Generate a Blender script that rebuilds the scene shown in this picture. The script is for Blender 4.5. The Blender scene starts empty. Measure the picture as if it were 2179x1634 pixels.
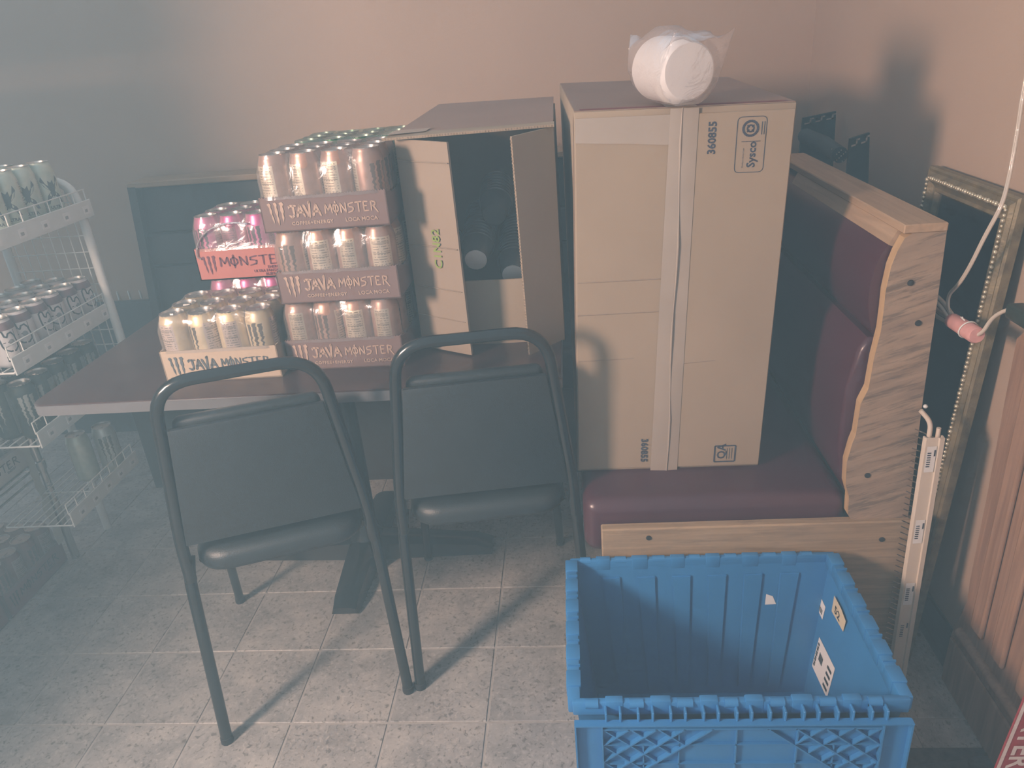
import bpy, bmesh, math, random
from mathutils import Vector, Matrix
random.seed(7)
S = bpy.context.scene
COL = S.collection
PI = math.pi

# ------------------------------------------------------------------ camera
cd = bpy.data.cameras.new('camera'); cam = bpy.data.objects.new('camera', cd); COL.objects.link(cam)
rt = Vector((0.99505081, 0.06012113, -0.07911602)); up = Vector((0.046762, 0.4192027, 0.9066876))
fw = Vector((-0.08767674, 0.90589985, -0.4143166))
mw = Matrix((rt, up, -fw)).transposed().to_4x4(); mw.translation = Vector((0.24056, -1.21821, 1.39477))
cam.matrix_world = mw
cd.sensor_width = 36.0; cd.lens = 1600.2 / 2179 * 36.0; cd.clip_start = 0.02
S.camera = cam

# ------------------------------------------------------------------ world, window light, exposure
w = bpy.data.worlds.new('world'); S.world = w; w.use_nodes = True
w.node_tree.nodes['Background'].inputs[0].default_value = (0.67, 0.86, 1.05, 1)
w.node_tree.nodes['Background'].inputs[1].default_value = 0.66
ld = bpy.data.lights.new('window_light', 'AREA'); ld.shape = 'RECTANGLE'; ld.size = 0.34; ld.size_y = 0.46
ld.energy = 95; ld.color = (1.0, 0.84, 0.74)
lo = bpy.data.objects.new('window_light', ld); COL.objects.link(lo); lo.location = (-1.62, -1.36, 1.62)
lo.rotation_euler = (Vector((0.1, 0.5, 0.85)) - lo.location).to_track_quat('-Z', 'Y').to_euler()
S.view_settings.view_transform = 'Standard'; S.view_settings.look = 'None'
S.view_settings.gamma = 1.0; S.view_settings.use_curve_mapping = False
S.view_settings.exposure = 0.0
S.cycles.use_denoising = True
S.cycles.max_bounces = 4; S.cycles.diffuse_bounces = 2; S.cycles.glossy_bounces = 2; S.cycles.transmission_bounces = 2
S.cycles.transparent_max_bounces = 8; S.cycles.volume_bounces = 0; S.cycles.caustics_reflective = False; S.cycles.caustics_refractive = False
S.cycles.use_adaptive_sampling = True; S.cycles.adaptive_threshold = .045; S.cycles.adaptive_min_samples = 10
HAZE = 0.15

# ------------------------------------------------------------------ mesh helpers
def bm_box(bm, a, b, bev=0.0, seg=2):
    r = bmesh.ops.create_cube(bm, size=1.0); vs = r['verts']
    for v in vs:
        v.co = Vector(((a[i] + b[i]) / 2 + v.co[i] * (b[i] - a[i]) for i in range(3)))
    if bev > 0:
        es = list({e for v in vs for e in v.link_edges})
        bmesh.ops.bevel(bm, geom=es, offset=bev, segments=seg, profile=0.5, affect='EDGES')
    return bm
def bm_hex(bm, c):
    """c: 8 corners, bottom 4 ccw then top 4 ccw"""
    v = [bm.verts.new(p) for p in c]
    for f in ((3, 2, 1, 0), (4, 5, 6, 7), (0, 1, 5, 4), (1, 2, 6, 5), (2, 3, 7, 6), (3, 0, 4, 7)):
        bm.faces.new([v[i] for i in f])
    return bm
def bm_slab(bm, q, t):
    """quad q (4 points) thickened by vector t"""
    q = [Vector(p) for p in q]; t = Vector(t)
    n = (q[1] - q[0]).cross(q[2] - q[0])
    if n.dot(t) < 0: q = q[::-1]
    return bm_hex(bm, q + [p + t for p in q])
def bm_tube(bm, pts, r, n=10, closed=False, caps=True, sx=1.0):
    pts = [Vector(p) for p in pts]; N = len(pts)
    rr = r if isinstance(r, (list, tuple)) else [r] * N
    tans = []
    for i in range(N):
        if closed: t = pts[(i + 1) % N] - pts[i - 1]
        else: t = pts[min(i + 1, N - 1)] - pts[max(i - 1, 0)]
        tans.append(t.normalized())
    ref = Vector((0, 0, 1)) if abs(tans[0].z) < .9 else Vector((1, 0, 0))
    nrm = tans[0].cross(ref).normalized(); rings = []
    for i in range(N):
        if i:
            ax = tans[i - 1].cross(tans[i])
            if ax.length > 1e-7:
                nrm = Matrix.Rotation(tans[i - 1].angle(tans[i]), 3, ax.normalized()) @ nrm
        bi = tans[i].cross(nrm).normalized()
        rings.append([bm.verts.new(pts[i] + (nrm * math.cos(a) * sx + bi * math.sin(a)) * rr[i]) for a in [2 * PI * k / n for k in range(n)]])
    for i in range(N if closed else N - 1):
        A, B = rings[i], rings[(i + 1) % N]
        for k in range(n):
            bm.faces.new((A[k], A[(k + 1) % n], B[(k + 1) % n], B[k]))
    if caps and not closed:
        bm.faces.new(rings[0][::-1]); bm.faces.new(rings[-1])
    return bm
def bm_lathe(bm, prof, n=24, c=(0, 0, 0), caps=True):
    c = Vector(c); rings = []
    for r, z in prof:
        rings.append([bm.verts.new(c + Vector((r * math.cos(2 * PI * k / n), r * math.sin(2 * PI * k / n), z))) for k in range(n)])
    for A, B in zip(rings, rings[1:]):
        for k in range(n): bm.faces.new((A[k], A[(k + 1) % n], B[(k + 1) % n], B[k]))
    if caps:
        bm.faces.new(rings[0][::-1]); bm.faces.new(rings[-1])
    return bm
def bm_prism(bm, poly, fn, d0, d1):
    """polygon of 2d points, fn(u,v,d) -> 3d"""
    A = [bm.verts.new(fn(u, v, d0)) for u, v in poly]; B = [bm.verts.new(fn(u, v, d1)) for u, v in poly]
    n = len(poly)
    f1 = bm.faces.new(A[::-1]); f2 = bm.faces.new(B)
    for k in range(n): bm.faces.new((A[k], A[(k + 1) % n], B[(k + 1) % n], B[k]))
    return bm
def fillet(pts, r, n=5):
    """round the inner corners of a polyline"""
    pts = [Vector(p) for p in pts]; out = [pts[0]]
    for i in range(1, len(pts) - 1):
        p, a, b = pts[i], pts[i - 1], pts[i + 1]
        da, db = (a - p), (b - p); q = min(r, da.length * .49, db.length * .49)
        s, e = p + da.normalized() * q, p + db.normalized() * q
        for k in range(n + 1):
            t = k / n; out.append(s * (1 - t) ** 2 + p * 2 * t * (1 - t) + e * t * t)
    return out + [pts[-1]]
def obj(name, bm, m, parent=None, smooth=None, loc=None, rot=None):
    if isinstance(bm, bpy.types.Mesh): me = bm
    else:
        bmesh.ops.recalc_face_normals(bm, faces=bm.faces[:])
        me = bpy.data.meshes.new(name); bm.to_mesh(me); bm.free()
        if smooth is not None:
            me.polygons.foreach_set('use_smooth', [True] * len(me.polygons))
            me.set_sharp_from_angle(angle=math.radians(smooth))
        for mm in (m if isinstance(m, (list, tuple)) else [m]): me.materials.append(mm)
    o = bpy.data.objects.new(name, me); COL.objects.link(o)
    if parent: o.parent = parent
    if loc: o.location = loc
    if rot: o.rotation_euler = rot
    return o
def tag(o, label=None, cat=None, group=None, kind=None):
    if label: o['label'] = label
    if cat: o['category'] = cat
    if group: o['group'] = group
    if kind: o['kind'] = kind
    return o
def thing(name, label, cat, loc=(0, 0, 0), rotz=0, group=None):
    o = bpy.data.objects.new(name, None); COL.objects.link(o); o.location = loc; o.rotation_euler = (0, 0, rotz)
    o.empty_display_size = 0.05
    return tag(o, label, cat, group)
NB = bmesh.new

# ------------------------------------------------------------------ materials
MATS = {}
def new_mat(name):
    m = bpy.data.materials.new(name); m.use_nodes = True; MATS[name] = m
    nt = m.node_tree; return m, nt, nt.nodes['Principled BSDF']
def nd(nt, t, **kw):
    n = nt.nodes.new(t)
    for k, v in kw.items(): setattr(n, k, v)
    return n
def ramp(nt, stops):
    r = nd(nt, 'ShaderNodeValToRGB'); e = r.color_ramp.elements
    while len(e) < len(stops): e.new(.5)
    for k, (p, c) in enumerate(stops): e[k].position = p; e[k].color = (*c, 1) if len(c) == 3 else c
    return r
def mth(nt, op, a, b=None, clamp=False):
    n = nd(nt, 'ShaderNodeMath', operation=op, use_clamp=clamp)
    for i, x in enumerate((a, b)):
        if x is None: continue
        if isinstance(x, (int, float)): n.inputs[i].default_value = x
        else: nt.links.new(x, n.inputs[i])
    return n.outputs[0]
def mix(nt, fac, a, b):
    n = nd(nt, 'ShaderNodeMix', data_type='RGBA')
    for i, x in ((0, fac), (6, a), (7, b)):
        if isinstance(x, (int, float)): n.inputs[i].default_value = x
        elif isinstance(x, tuple): n.inputs[i].default_value = (*x, 1)
        else: nt.links.new(x, n.inputs[i])
    return n.outputs[2]
def plain(name, c, rough=.5, metal=0.0, var=.12, scale=20, bump=0.0, bscale=200, spec=.5, coat=0):
    m, nt, p = new_mat(name)
    tc = nd(nt, 'ShaderNodeTexCoord'); no = nd(nt, 'ShaderNodeTexNoise'); no.inputs['Scale'].default_value = scale; no.inputs['Detail'].default_value = 4
    nt.links.new(tc.outputs['Object'], no.inputs['Vector'])
    r = ramp(nt, [(.3, tuple(x * (1 - var) for x in c)), (.7, tuple(min(1, x * (1 + var)) for x in c))])
    nt.links.new(no.outputs['Fac'], r.inputs[0]); nt.links.new(r.outputs[0], p.inputs['Base Color'])
    p.inputs['Roughness'].default_value = rough; p.inputs['Metallic'].default_value = metal
    p.inputs['Specular IOR Level'].default_value = spec
    if coat: p.inputs['Coat Weight'].default_value = coat
    if bump:
        n2 = nd(nt, 'ShaderNodeTexNoise'); n2.inputs['Scale'].default_value = bscale; n2.inputs['Detail'].default_value = 3
        nt.links.new(tc.outputs['Object'], n2.inputs['Vector'])
        b = nd(nt, 'ShaderNodeBump'); b.inputs['Strength'].default_value = bump; b.inputs['Distance'].default_value = .002
        nt.links.new(n2.outputs['Fac'], b.inputs['Height']); nt.links.new(b.outputs[0], p.inputs['Normal'])
    return m
def wood(name, light, dark, axis='X', stretch=14, scale=6, marks=None, rough=.65, tilt=0):
    """sawn wood: grain stretched along one axis, with optional dark saw marks"""
    m, nt, p = new_mat(name); tc = nd(nt, 'ShaderNodeTexCoord'); mp = nd(nt, 'ShaderNodeMapping')
    sc = [stretch] * 3; sc['XYZ'.index(axis)] = 1.0; mp.inputs['Scale'].default_value = sc
    mr = nd(nt, 'ShaderNodeMapping'); mr.inputs['Rotation'].default_value = (0, tilt, 0)
    nt.links.new(tc.outputs['Object'], mr.inputs[0]); nt.links.new(mr.outputs[0], mp.inputs[0])
    no = nd(nt, 'ShaderNodeTexNoise'); no.inputs['Scale'].default_value = scale; no.inputs['Detail'].default_value = 8; no.inputs['Distortion'].default_value = .6
    nt.links.new(mp.outputs[0], no.inputs['Vector'])
    r = ramp(nt, [(.32, dark), (.5, tuple((a + b) / 2 for a, b in zip(light, dark))), (.68, light)]); nt.links.new(no.outputs['Fac'], r.inputs[0])
    col = r.outputs[0]
    if marks:
        n2 = nd(nt, 'ShaderNodeTexNoise'); n2.inputs['Scale'].default_value = marks[0]; n2.inputs['Detail'].default_value = 5; n2.inputs['Roughness'].default_value = .75
        mp2 = nd(nt, 'ShaderNodeMapping'); mp2.inputs['Scale'].default_value = (1, 1, 9)
        mr2 = nd(nt, 'ShaderNodeMapping'); mr2.inputs['Rotation'].default_value = (0, marks[1], 0); nt.links.new(tc.outputs['Object'], mr2.inputs[0]); nt.links.new(mr2.outputs[0], mp2.inputs[0]); nt.links.new(mp2.outputs[0], n2.inputs['Vector'])
        r2 = ramp(nt, [(.50, (0, 0, 0)), (.60, (1, 1, 1))]); nt.links.new(n2.outputs['Fac'], r2.inputs[0])
        f = mth(nt, 'MULTIPLY', r2.outputs[0], marks[2]); col = mix(nt, f, col, marks[3])
    nt.links.new(col, p.inputs['Base Color']); p.inputs['Roughness'].default_value = rough; p.inputs['Specular IOR Level'].default_value = .3
    b = nd(nt, 'ShaderNodeBump'); b.inputs['Strength'].default_value = .25; b.inputs['Distance'].default_value = .002
    nt.links.new(no.outputs['Fac'], b.inputs['Height']); nt.links.new(b.outputs[0], p.inputs['Normal'])
    return m
def film_mat(name, tint=(1, 1, 1), gloss=.16, rough=.12, bump=.5, bscale=35, body=0.0, bodyc=(.9, .88, .88)):
    m, nt, p = new_mat(name); out = nt.nodes['Material Output']; nt.nodes.remove(p)
    t = nd(nt, 'ShaderNodeBsdfTransparent'); t.inputs[0].default_value = (*tint, 1)
    g = nd(nt, 'ShaderNodeBsdfGlossy'); g.inputs['Roughness'].default_value = rough; g.inputs['Color'].default_value = (.95, .95, 1, 1)
    tc = nd(nt, 'ShaderNodeTexCoord'); no = nd(nt, 'ShaderNodeTexNoise'); no.inputs['Scale'].default_value = bscale; no.inputs['Detail'].default_value = 5; no.inputs['Distortion'].default_value = 1.5
    nt.links.new(tc.outputs['Object'], no.inputs['Vector'])
    b = nd(nt, 'ShaderNodeBump'); b.inputs['Strength'].default_value = bump; b.inputs['Distance'].default_value = .01
    nt.links.new(no.outputs['Fac'], b.inputs['Height']); nt.links.new(b.outputs[0], g.inputs['Normal'])
    lw = nd(nt, 'ShaderNodeLayerWeight'); lw.inputs[0].default_value = .35; nt.links.new(b.outputs[0], lw.inputs['Normal'])
    fac = mth(nt, 'MULTIPLY_ADD', lw.outputs['Fresnel'], .35); nt.nodes[-1].inputs[2].default_value = gloss
    mx = nd(nt, 'ShaderNodeMixShader'); nt.links.new(fac, mx.inputs[0]); nt.links.new(t.outputs[0], mx.inputs[1]); nt.links.new(g.outputs[0], mx.inputs[2])
    last = mx
    if body:
        d = nd(nt, 'ShaderNodeBsdfDiffuse'); d.inputs[0].default_value = (*bodyc, 1)
        m2 = nd(nt, 'ShaderNodeMixShader'); m2.inputs[0].default_value = body
        nt.links.new(mx.outputs[0], m2.inputs[1]); nt.links.new(d.outputs[0], m2.inputs[2]); last = m2
    nt.links.new(last.outputs[0], out.inputs[0]); return m
def can_mat(name, base, base2, panel, ink, claw=True, rough=.38, metal=.45, panels=((1.1, 2.5), (-2.6, -1.5)), trim=None):
    """printed drink can: base colour, nutrition panels with lines of print, and a three-stroke claw mark (flat print)"""
    m, nt, p = new_mat(name); tc = nd(nt, 'ShaderNodeTexCoord'); sp = nd(nt, 'ShaderNodeSeparateXYZ'); nt.links.new(tc.outputs['Object'], sp.inputs[0])
    ang = mth(nt, 'ARCTAN2', sp.outputs[1], sp.outputs[0]); z = sp.outputs[2]
    no = nd(nt, 'ShaderNodeTexNoise'); no.inputs['Scale'].default_value = 60; no.inputs['Detail'].default_value = 6; nt.links.new(tc.outputs['Object'], no.inputs['Vector'])
    r = ramp(nt, [(.4, base), (.62, base2)]); nt.links.new(no.outputs['Fac'], r.inputs[0]); col = r.outputs[0]
    def between(x, a, b): return mth(nt, 'MULTIPLY', mth(nt, 'GREATER_THAN', x, a), mth(nt, 'LESS_THAN', x, b))
    for k, (a0, a1) in enumerate(panels):
        pm = mth(nt, 'MULTIPLY', between(ang, a0, a1), between(z, .012, .132))
        n3 = nd(nt, 'ShaderNodeTexNoise'); n3.inputs['Scale'].default_value = 260; n3.inputs['Detail'].default_value = 2
        mp = nd(nt, 'ShaderNodeMapping'); mp.inputs['Scale'].default_value = (1, 1, .25); nt.links.new(tc.outputs['Object'], mp.inputs[0]); nt.links.new(mp.outputs[0], n3.inputs['Vector'])
        ln = mth(nt, 'GREATER_THAN', mth(nt, 'SINE', mth(nt, 'MULTIPLY', z, 1150)), .25)
        tx = mth(nt, 'MULTIPLY', ln, mth(nt, 'GREATER_THAN', n3.outputs['Fac'], .47))
        bar = mth(nt, 'MAXIMUM', between(z, .118, .1195), mth(nt, 'MAXIMUM', between(z, .095, .097), between(z, .050, .0515)))
        tx = mth(nt, 'MULTIPLY', mth(nt, 'MAXIMUM', tx, bar), mth(nt, 'MULTIPLY', between(ang, a0 + .12, a1 - .12), .65))
        pc = mix(nt, tx, panel if k == 0 else tuple(x * .8 for x in panel), ink); col = mix(nt, pm, col, pc)
    if claw:
        nz = nd(nt, 'ShaderNodeTexNoise', noise_dimensions='1D'); nz.inputs['Scale'].default_value = 90; nz.inputs['Detail'].default_value = 3; nt.links.new(z, nz.inputs['W'])
        wob = mth(nt, 'MULTIPLY', mth(nt, 'SUBTRACT', nz.outputs['Fac'], .5), .38)
        cm = None
        for c0, lo, hi in ((-.42, .04, .122), (.0, .025, .126), (.42, .045, .124)):
            dist = mth(nt, 'ABSOLUTE', mth(nt, 'ADD', mth(nt, 'SUBTRACT', ang, c0), wob))
            wid = mth(nt, 'MULTIPLY', mth(nt, 'SUBTRACT', z, lo - .004), 1.9, False)
            wid = mth(nt, 'MINIMUM', wid, .15)
            k = mth(nt, 'MULTIPLY', mth(nt, 'LESS_THAN', dist, wid), between(z, lo, hi)); cm = k if cm is None else mth(nt, 'MAXIMUM', cm, k)
        col = mix(nt, cm, col, ink)
    nt.links.new(col, p.inputs['Base Color']); p.inputs['Roughness'].default_value = rough; p.inputs['Metallic'].default_value = metal
    return m

m_wall = plain('wall_paint', (.475, .355, .272), .75, var=.03, scale=3, bump=.12, bscale=260, spec=.25)
m_grout = plain('grout', (.40, .38, .36), .8, var=.1, scale=40)
m_base = plain('cove_base', (.035, .045, .05), .45)
m_blacksteel = plain('black_steel', (.011, .015, .018), .22, var=.05, spec=.6)
m_blackvinyl = plain('black_vinyl', (.017, .025, .031), .42, var=.1, bump=.25, bscale=500)
m_maroon = plain('maroon_vinyl', (.070, .020, .032), .30, var=.14, scale=6, bump=.12, bscale=300, spec=.5)
m_charcoal = plain('charcoal_vinyl', (.030, .030, .033), .5, var=.1, scale=5, bump=.15, bscale=300)
m_table = plain('table_laminate', (.055, .032, .032), .30, var=.2, scale=9, spec=.5)
m_edge = plain('table_edge', (.13, .13, .14), .25, var=.05)
m_card = plain('kraft_cardboard', (.345, .275, .205), .85, var=.05, scale=5, bump=.05, bscale=120, spec=.15)
m_cardtop = plain('kraft_cardboard_warm_top', (.345, .235, .19), .85, var=.06, scale=5, spec=.15)  # carton tops coloured warmer to make up for bluish light from above
m_card2 = plain('kraft_cardboard_pale', (.295, .235, .185), .85, var=.05, scale=5, spec=.15)
m_cardin = plain('cardboard_inside', (.30, .24, .185), .9, var=.06, scale=7, spec=.1)
m_flute = plain('cardboard_edge', (.25, .19, .14), .95, var=.5, scale=260, spec=.1)
m_tape = plain('packing_tape', (.37, .315, .265), .30, var=.04, scale=12)
m_inkblue = plain('box_ink', (.045, .055, .085), .8, var=.15, scale=60)
m_inkred = plain('box_red_print', (.22, .06, .055), .8, var=.2, scale=30)
m_ink = plain('dark_ink', (.02, .022, .026), .7, var=.1)
m_white = plain('white_enamel', (.72, .73, .70), .4, var=.05)
m_ivory = plain('ivory_plastic', (.70, .61, .51), .45, var=.04)
m_pgrey = plain('faded_print', (.36, .36, .35), .8)
m_paper = plain('white_paper', (.80, .79, .77), .8, var=.03)
m_tan = plain('masking_tape', (.70, .60, .42), .8, var=.06)
m_chrome = plain('chrome', (.55, .57, .57), .18, metal=1.0, var=.05)
m_alu = plain('can_aluminium', (.60, .60, .58), .36, metal=1.0, var=.05)
m_blue = plain('blue_plastic', (.038, .215, .50), .38, var=.06, scale=9, spec=.45)
m_foam = plain('white_foam', (.88, .87, .86), .55, var=.02)
m_gold = plain('aged_gold', (.20, .165, .10), .5, metal=.2, var=.35, scale=40, bump=.5, bscale=180)
m_goldbead = plain('gold_bead', (.62, .56, .42), .3, metal=.5, var=.3, scale=90)  # paler gold for the bead moulding
m_canvas = plain('dark_canvas', (.020, .024, .030), .35, var=.3, scale=4)
m_teal = plain('dark_teal_fabric', (.018, .045, .055), .8, var=.2, scale=30)
m_tealmark = plain('pale_key_marks', (.42, .38, .34), .8)
m_pink = plain('pink_tape', (.66, .33, .31), .6, var=.1, scale=70)
m_plug = plain('dark_green_plug', (.02, .035, .03), .4)
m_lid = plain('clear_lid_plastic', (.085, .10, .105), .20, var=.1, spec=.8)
m_mat = plain('ribbed_mat', (.085, .072, .068), .95, var=.3, scale=60, bump=.6, bscale=150, spec=.1)
m_red = plain('red_mat', (.30, .035, .045), .8, var=.15, scale=80)
m_redw = plain('mat_white', (.62, .55, .53), .85, var=.1, scale=80)
m_woodcap = wood('planed_oak', (.47, .33, .215), (.36, .245, .155), 'Y', 16, 5)
m_woodcapx = wood('planed_oak_cross', (.42, .30, .20), (.33, .235, .155), 'X', 16, 5)
m_wooded = wood('oak_edge', (.55, .37, .20), (.44, .29, .155), 'Z', 12, 6)
m_rough = wood('rough_sawn_oak', (.42, .31, .22), (.28, .205, .15), 'X', 10, 5, marks=(6.5, .30, .62, (.10, .085, .07)), tilt=.30)
m_rough2 = wood('rough_sawn_kick', (.43, .315, .20), (.31, .225, .145), 'X', 14, 6, marks=(9, .0, .30, (.16, .12, .09)))
m_postw = wood('red_brown_wood', (.40, .245, .165), (.27, .16, .105), 'Z', 16, 5)
m_film = film_mat('shrink_film', (.96, .96, .97), .035, .16, .22, 16, body=.15, bodyc=(.50, .46, .43))
m_film2 = film_mat('bag_film', (.98, .97, .97), .05, .22, .5, 22, body=.16, bodyc=(.80, .72, .70))
m_filmg = film_mat('green_tinted_film', (.80, .92, .84), .06, .14, .35, 14, body=.16, bodyc=(.42, .45, .38))
m_cordm = film_mat('clear_cord', (.95, .92, .86), .2, .1, .1, 30, body=.62, bodyc=(.78, .70, .60))

# floor tile: mottled vinyl
m_tile, nt, p = new_mat('vinyl_tile')
tc = nd(nt, 'ShaderNodeTexCoord'); oi = nd(nt, 'ShaderNodeObjectInfo'); ad = nd(nt, 'ShaderNodeVectorMath', operation='ADD')
cmb = nd(nt, 'ShaderNodeCombineXYZ'); nt.links.new(mth(nt, 'MULTIPLY', oi.outputs['Random'], 37.0), cmb.inputs[0]); nt.links.new(mth(nt, 'MULTIPLY', oi.outputs['Random'], 91.0), cmb.inputs[1])
nt.links.new(tc.outputs['Object'], ad.inputs[0]); nt.links.new(cmb.outputs[0], ad.inputs[1])
n1 = nd(nt, 'ShaderNodeTexNoise'); n1.inputs['Scale'].default_value = 9; n1.inputs['Detail'].default_value = 6; n1.inputs['Roughness'].default_value = .65
n2 = nd(nt, 'ShaderNodeTexNoise'); n2.inputs['Scale'].default_value = 95; n2.inputs['Detail'].default_value = 5; n2.inputs['Roughness'].default_value = .6; n2.inputs['Distortion'].default_value = .8
for n in (n1, n2): nt.links.new(ad.outputs[0], n.inputs['Vector'])
r1 = ramp(nt, [(.34, (.27, .265, .26)), (.5, (.36, .35, .34)), (.64, (.45, .43, .405))]); nt.links.new(n1.outputs['Fac'], r1.inputs[0])
r2 = ramp(nt, [(.36, (1, 1, 1)), (.44, (0, 0, 0))]); nt.links.new(n2.outputs['Fac'], r2.inputs[0])
r3 = ramp(nt, [(.56, (0, 0, 0)), (.66, (1, 1, 1))]); nt.links.new(n2.outputs['Fac'], r3.inputs[0])
c1 = mix(nt, mth(nt, 'MULTIPLY', r2.outputs[0], .8), r1.outputs[0], (.15, .14, .13)); c2 = mix(nt, mth(nt, 'MULTIPLY', r3.outputs[0], .45), c1, (.58, .55, .51))
nt.links.new(c2, p.inputs['Base Color']); p.inputs['Roughness'].default_value = .45
bp = nd(nt, 'ShaderNodeBump'); bp.inputs['Strength'].default_value = .15; bp.inputs['Distance'].default_value = .002; nt.links.new(n2.outputs['Fac'], bp.inputs['Height']); nt.links.new(bp.outputs[0], p.inputs['Normal'])

mc_loca = can_mat('can_loca', (.42, .25, .19), (.50, .31, .25), (.70, .60, .46), (.10, .075, .06))
mc_mean = can_mat('can_mean', (.66, .54, .33), (.72, .60, .40), (.62, .52, .46), (.05, .05, .045), metal=.35)
mc_pink = can_mat('can_pink', (.55, .13, .30), (.62, .19, .36), (.30, .12, .17), (.05, .035, .06), metal=.45)
mc_green = can_mat('can_green', (.03, .13, .055), (.06, .20, .07), (.30, .36, .22), (.30, .42, .12), metal=.4)
mc_dark = can_mat('can_dark', (.028, .042, .042), (.05, .065, .06), (.22, .25, .24), (.30, .32, .30), metal=.4)
mc_mint = can_mat('can_mint', (.50, .58, .50), (.57, .63, .55), (.55, .57, .50), (.08, .11, .10), claw=False, metal=.35)
mc_bub = plain('can_white_print', (.66, .64, .64), .4, metal=.15, var=.03)
mc_bubtop = plain('can_berry_shoulder', (.20, .13, .15), .35, metal=.3, var=.2, scale=60)
mc_silver = can_mat('can_silver', (.46, .51, .49), (.52, .57, .54), (.60, .62, .58), (.12, .15, .14), metal=.5)
mc_maroon = can_mat('can_maroon', (.22, .10, .11), (.28, .14, .14), (.40, .34, .32), (.05, .04, .04))

# ------------------------------------------------------------------ lettering (flat print, slightly proud)
STROKES = {
 'J': [[(.15, 1), (.95, .98)], [(.6, 1), (.62, .12), (.35, -.08), (.02, .12)], [(.15, 1), (.08, .82)]],
 'A': [[(.0, -.02), (.42, 1.0)], [(.42, 1.0), (.92, -.05)], [(.05, .36), (.80, .34)]],
 'V': [[(-.05, 1.0), (.48, -.18)], [(.48, -.18), (.72, 1.30)], [(.72, 1.30), (.55, 1.12)]],
 'M': [[(.0, .0), (.06, 1.0)], [(.06, 1.0), (.46, .30)], [(.46, .30), (.86, 1.0)], [(.86, 1.0), (.98, .0)]],
 'O': [[(.45, .0), (.06, .35), (.12, .75), (.46, .98), (.80, .72), (.84, .32), (.45, .0)], [(.46, 1.22), (.44, -.24)]],
 'N': [[(.08, .0), (.05, 1.0)], [(.05, 1.0), (.78, .0)], [(.78, .0), (.82, 1.0)]],
 'S': [[(.85, .98), (.15, .86)], [(.15, .86), (.10, .58), (.78, .46)], [(.78, .46), (.70, .10), (.02, -.06)]],
 'T': [[(.0, .96), (.95, 1.02)], [(.48, 1.0), (.45, -.05)]],
 'E': [[(.12, 1.0), (.10, .0)], [(.12, 1.0), (.72, .98)], [(.12, .54), (.58, .54)], [(.10, .0), (.78, .02)]],
 'R': [[(.10, 1.0), (.08, -.02)], [(.10, 1.0), (.70, .90), (.66, .56), (.10, .48)], [(.36, .50), (.98, -.22)]],
 ' ': []}
def stroke_polys(text, h, wd=.62, th=.17, gap=.16):
    """angular blade lettering -> list of quads in 2d"""
    out = []; x = 0
    for ch in text:
        for line in STROKES[ch]:
            for k in range(len(line) - 1):
                a, b = Vector((x + line[k][0] * h * wd, line[k][1] * h)), Vector((x + line[k + 1][0] * h * wd, line[k + 1][1] * h))
                d = (b - a).normalized(); n = Vector((-d.y, d.x)) * th * h * .5; e = d * th * h * .45
                out.append([a - e, a - n * 1.0 + e * .4, b - n * .72 - e * .4, b + e, b + n * .72 - e * .4, a + n * 1.0 + e * .4])
        x += (h * wd * .96 + gap * h) if ch != ' ' else h * .38
    return out, x
CLAW = [[(.0, .97), (.16, 1.02), (.24, .93), (.20, .84), (.26, .62), (.22, .50), (.29, .30), (.27, .05), (.17, .30), (.18, .46), (.10, .58), (.12, .80)],
        [(.38, 1.0), (.52, 1.03), (.60, .94), (.55, .80), (.60, .56), (.54, .44), (.59, .22), (.53, -.04), (.45, .22), (.46, .46), (.40, .60), (.44, .84)],
        [(.72, .99), (.90, 1.04), (1.0, .92), (.90, .84), (.94, .60), (.88, .50), (.90, .32), (.82, .10), (.76, .34), (.79, .52), (.73, .66), (.78, .84)]]
def bm_flat(bm, polys, fn):
    for q in polys:
        try: bm.faces.new([bm.verts.new(fn(p[0], p[1])) for p in q])
        except ValueError: pass
    return bm
_fc = {}
def text_mesh(s, size, align='LEFT', bold=0.0, spacing=1.0):
    cu = bpy.data.curves.new('t', 'FONT'); cu.body = s; cu.size = size; cu.align_x = align; cu.offset = bold; cu.space_character = spacing; cu.resolution_u = 2
    o = bpy.data.objects.new('t', cu); COL.objects.link(o); bpy.context.view_layer.update()
    me = bpy.data.meshes.new_from_object(o.evaluated_get(bpy.context.evaluated_depsgraph_get()))
    bpy.data.objects.remove(o); return me
def bm_text(bm, s, size, fn, **k):
    me = text_mesh(s, size, **k); vs = [bm.verts.new(fn(v.co.x, v.co.y)) for v in me.vertices]
    for p in me.polygons:
        try: bm.faces.new([vs[i] for i in p.vertices])
        except ValueError: pass
    bpy.data.meshes.remove(me); return bm

# ================================================================== the setting
XR, YB = 1.062, 1.555
fl = obj('floor', bm_box(NB(), (-3.2, -2.2, -.06), (XR + .04, YB + .05, -.0022)), m_grout); tag(fl, 'grey beige vinyl floor with square tile pattern', kind='structure')
TS = .2286
tb = bm_box(NB(), (-TS / 2 + .0028, -TS / 2 + .0028, -.004), (TS / 2 - .0028, TS / 2 - .0028, 0), .0012, 1)
t0 = obj('tile', tb, m_tile, fl); first = True
for i in range(-9, 5):
    for j in range(-5, 7):
        x, y = (i + .5) * TS, (j + .5) * TS
        if x + TS / 2 > XR or (j < -2 and i < -5): 
            if x - TS / 2 > XR - .02 or (j < -2 and i < -5): continue
        o = t0 if first else t0.copy()
        if not first: COL.objects.link(o); o.parent = fl
        first = False; o.location = (x, y, 0)
        if x + TS / 2 > XR: o.scale.x = (XR - (x - TS / 2)) / TS; o.location.x = (XR + x - TS / 2) / 2
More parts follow.
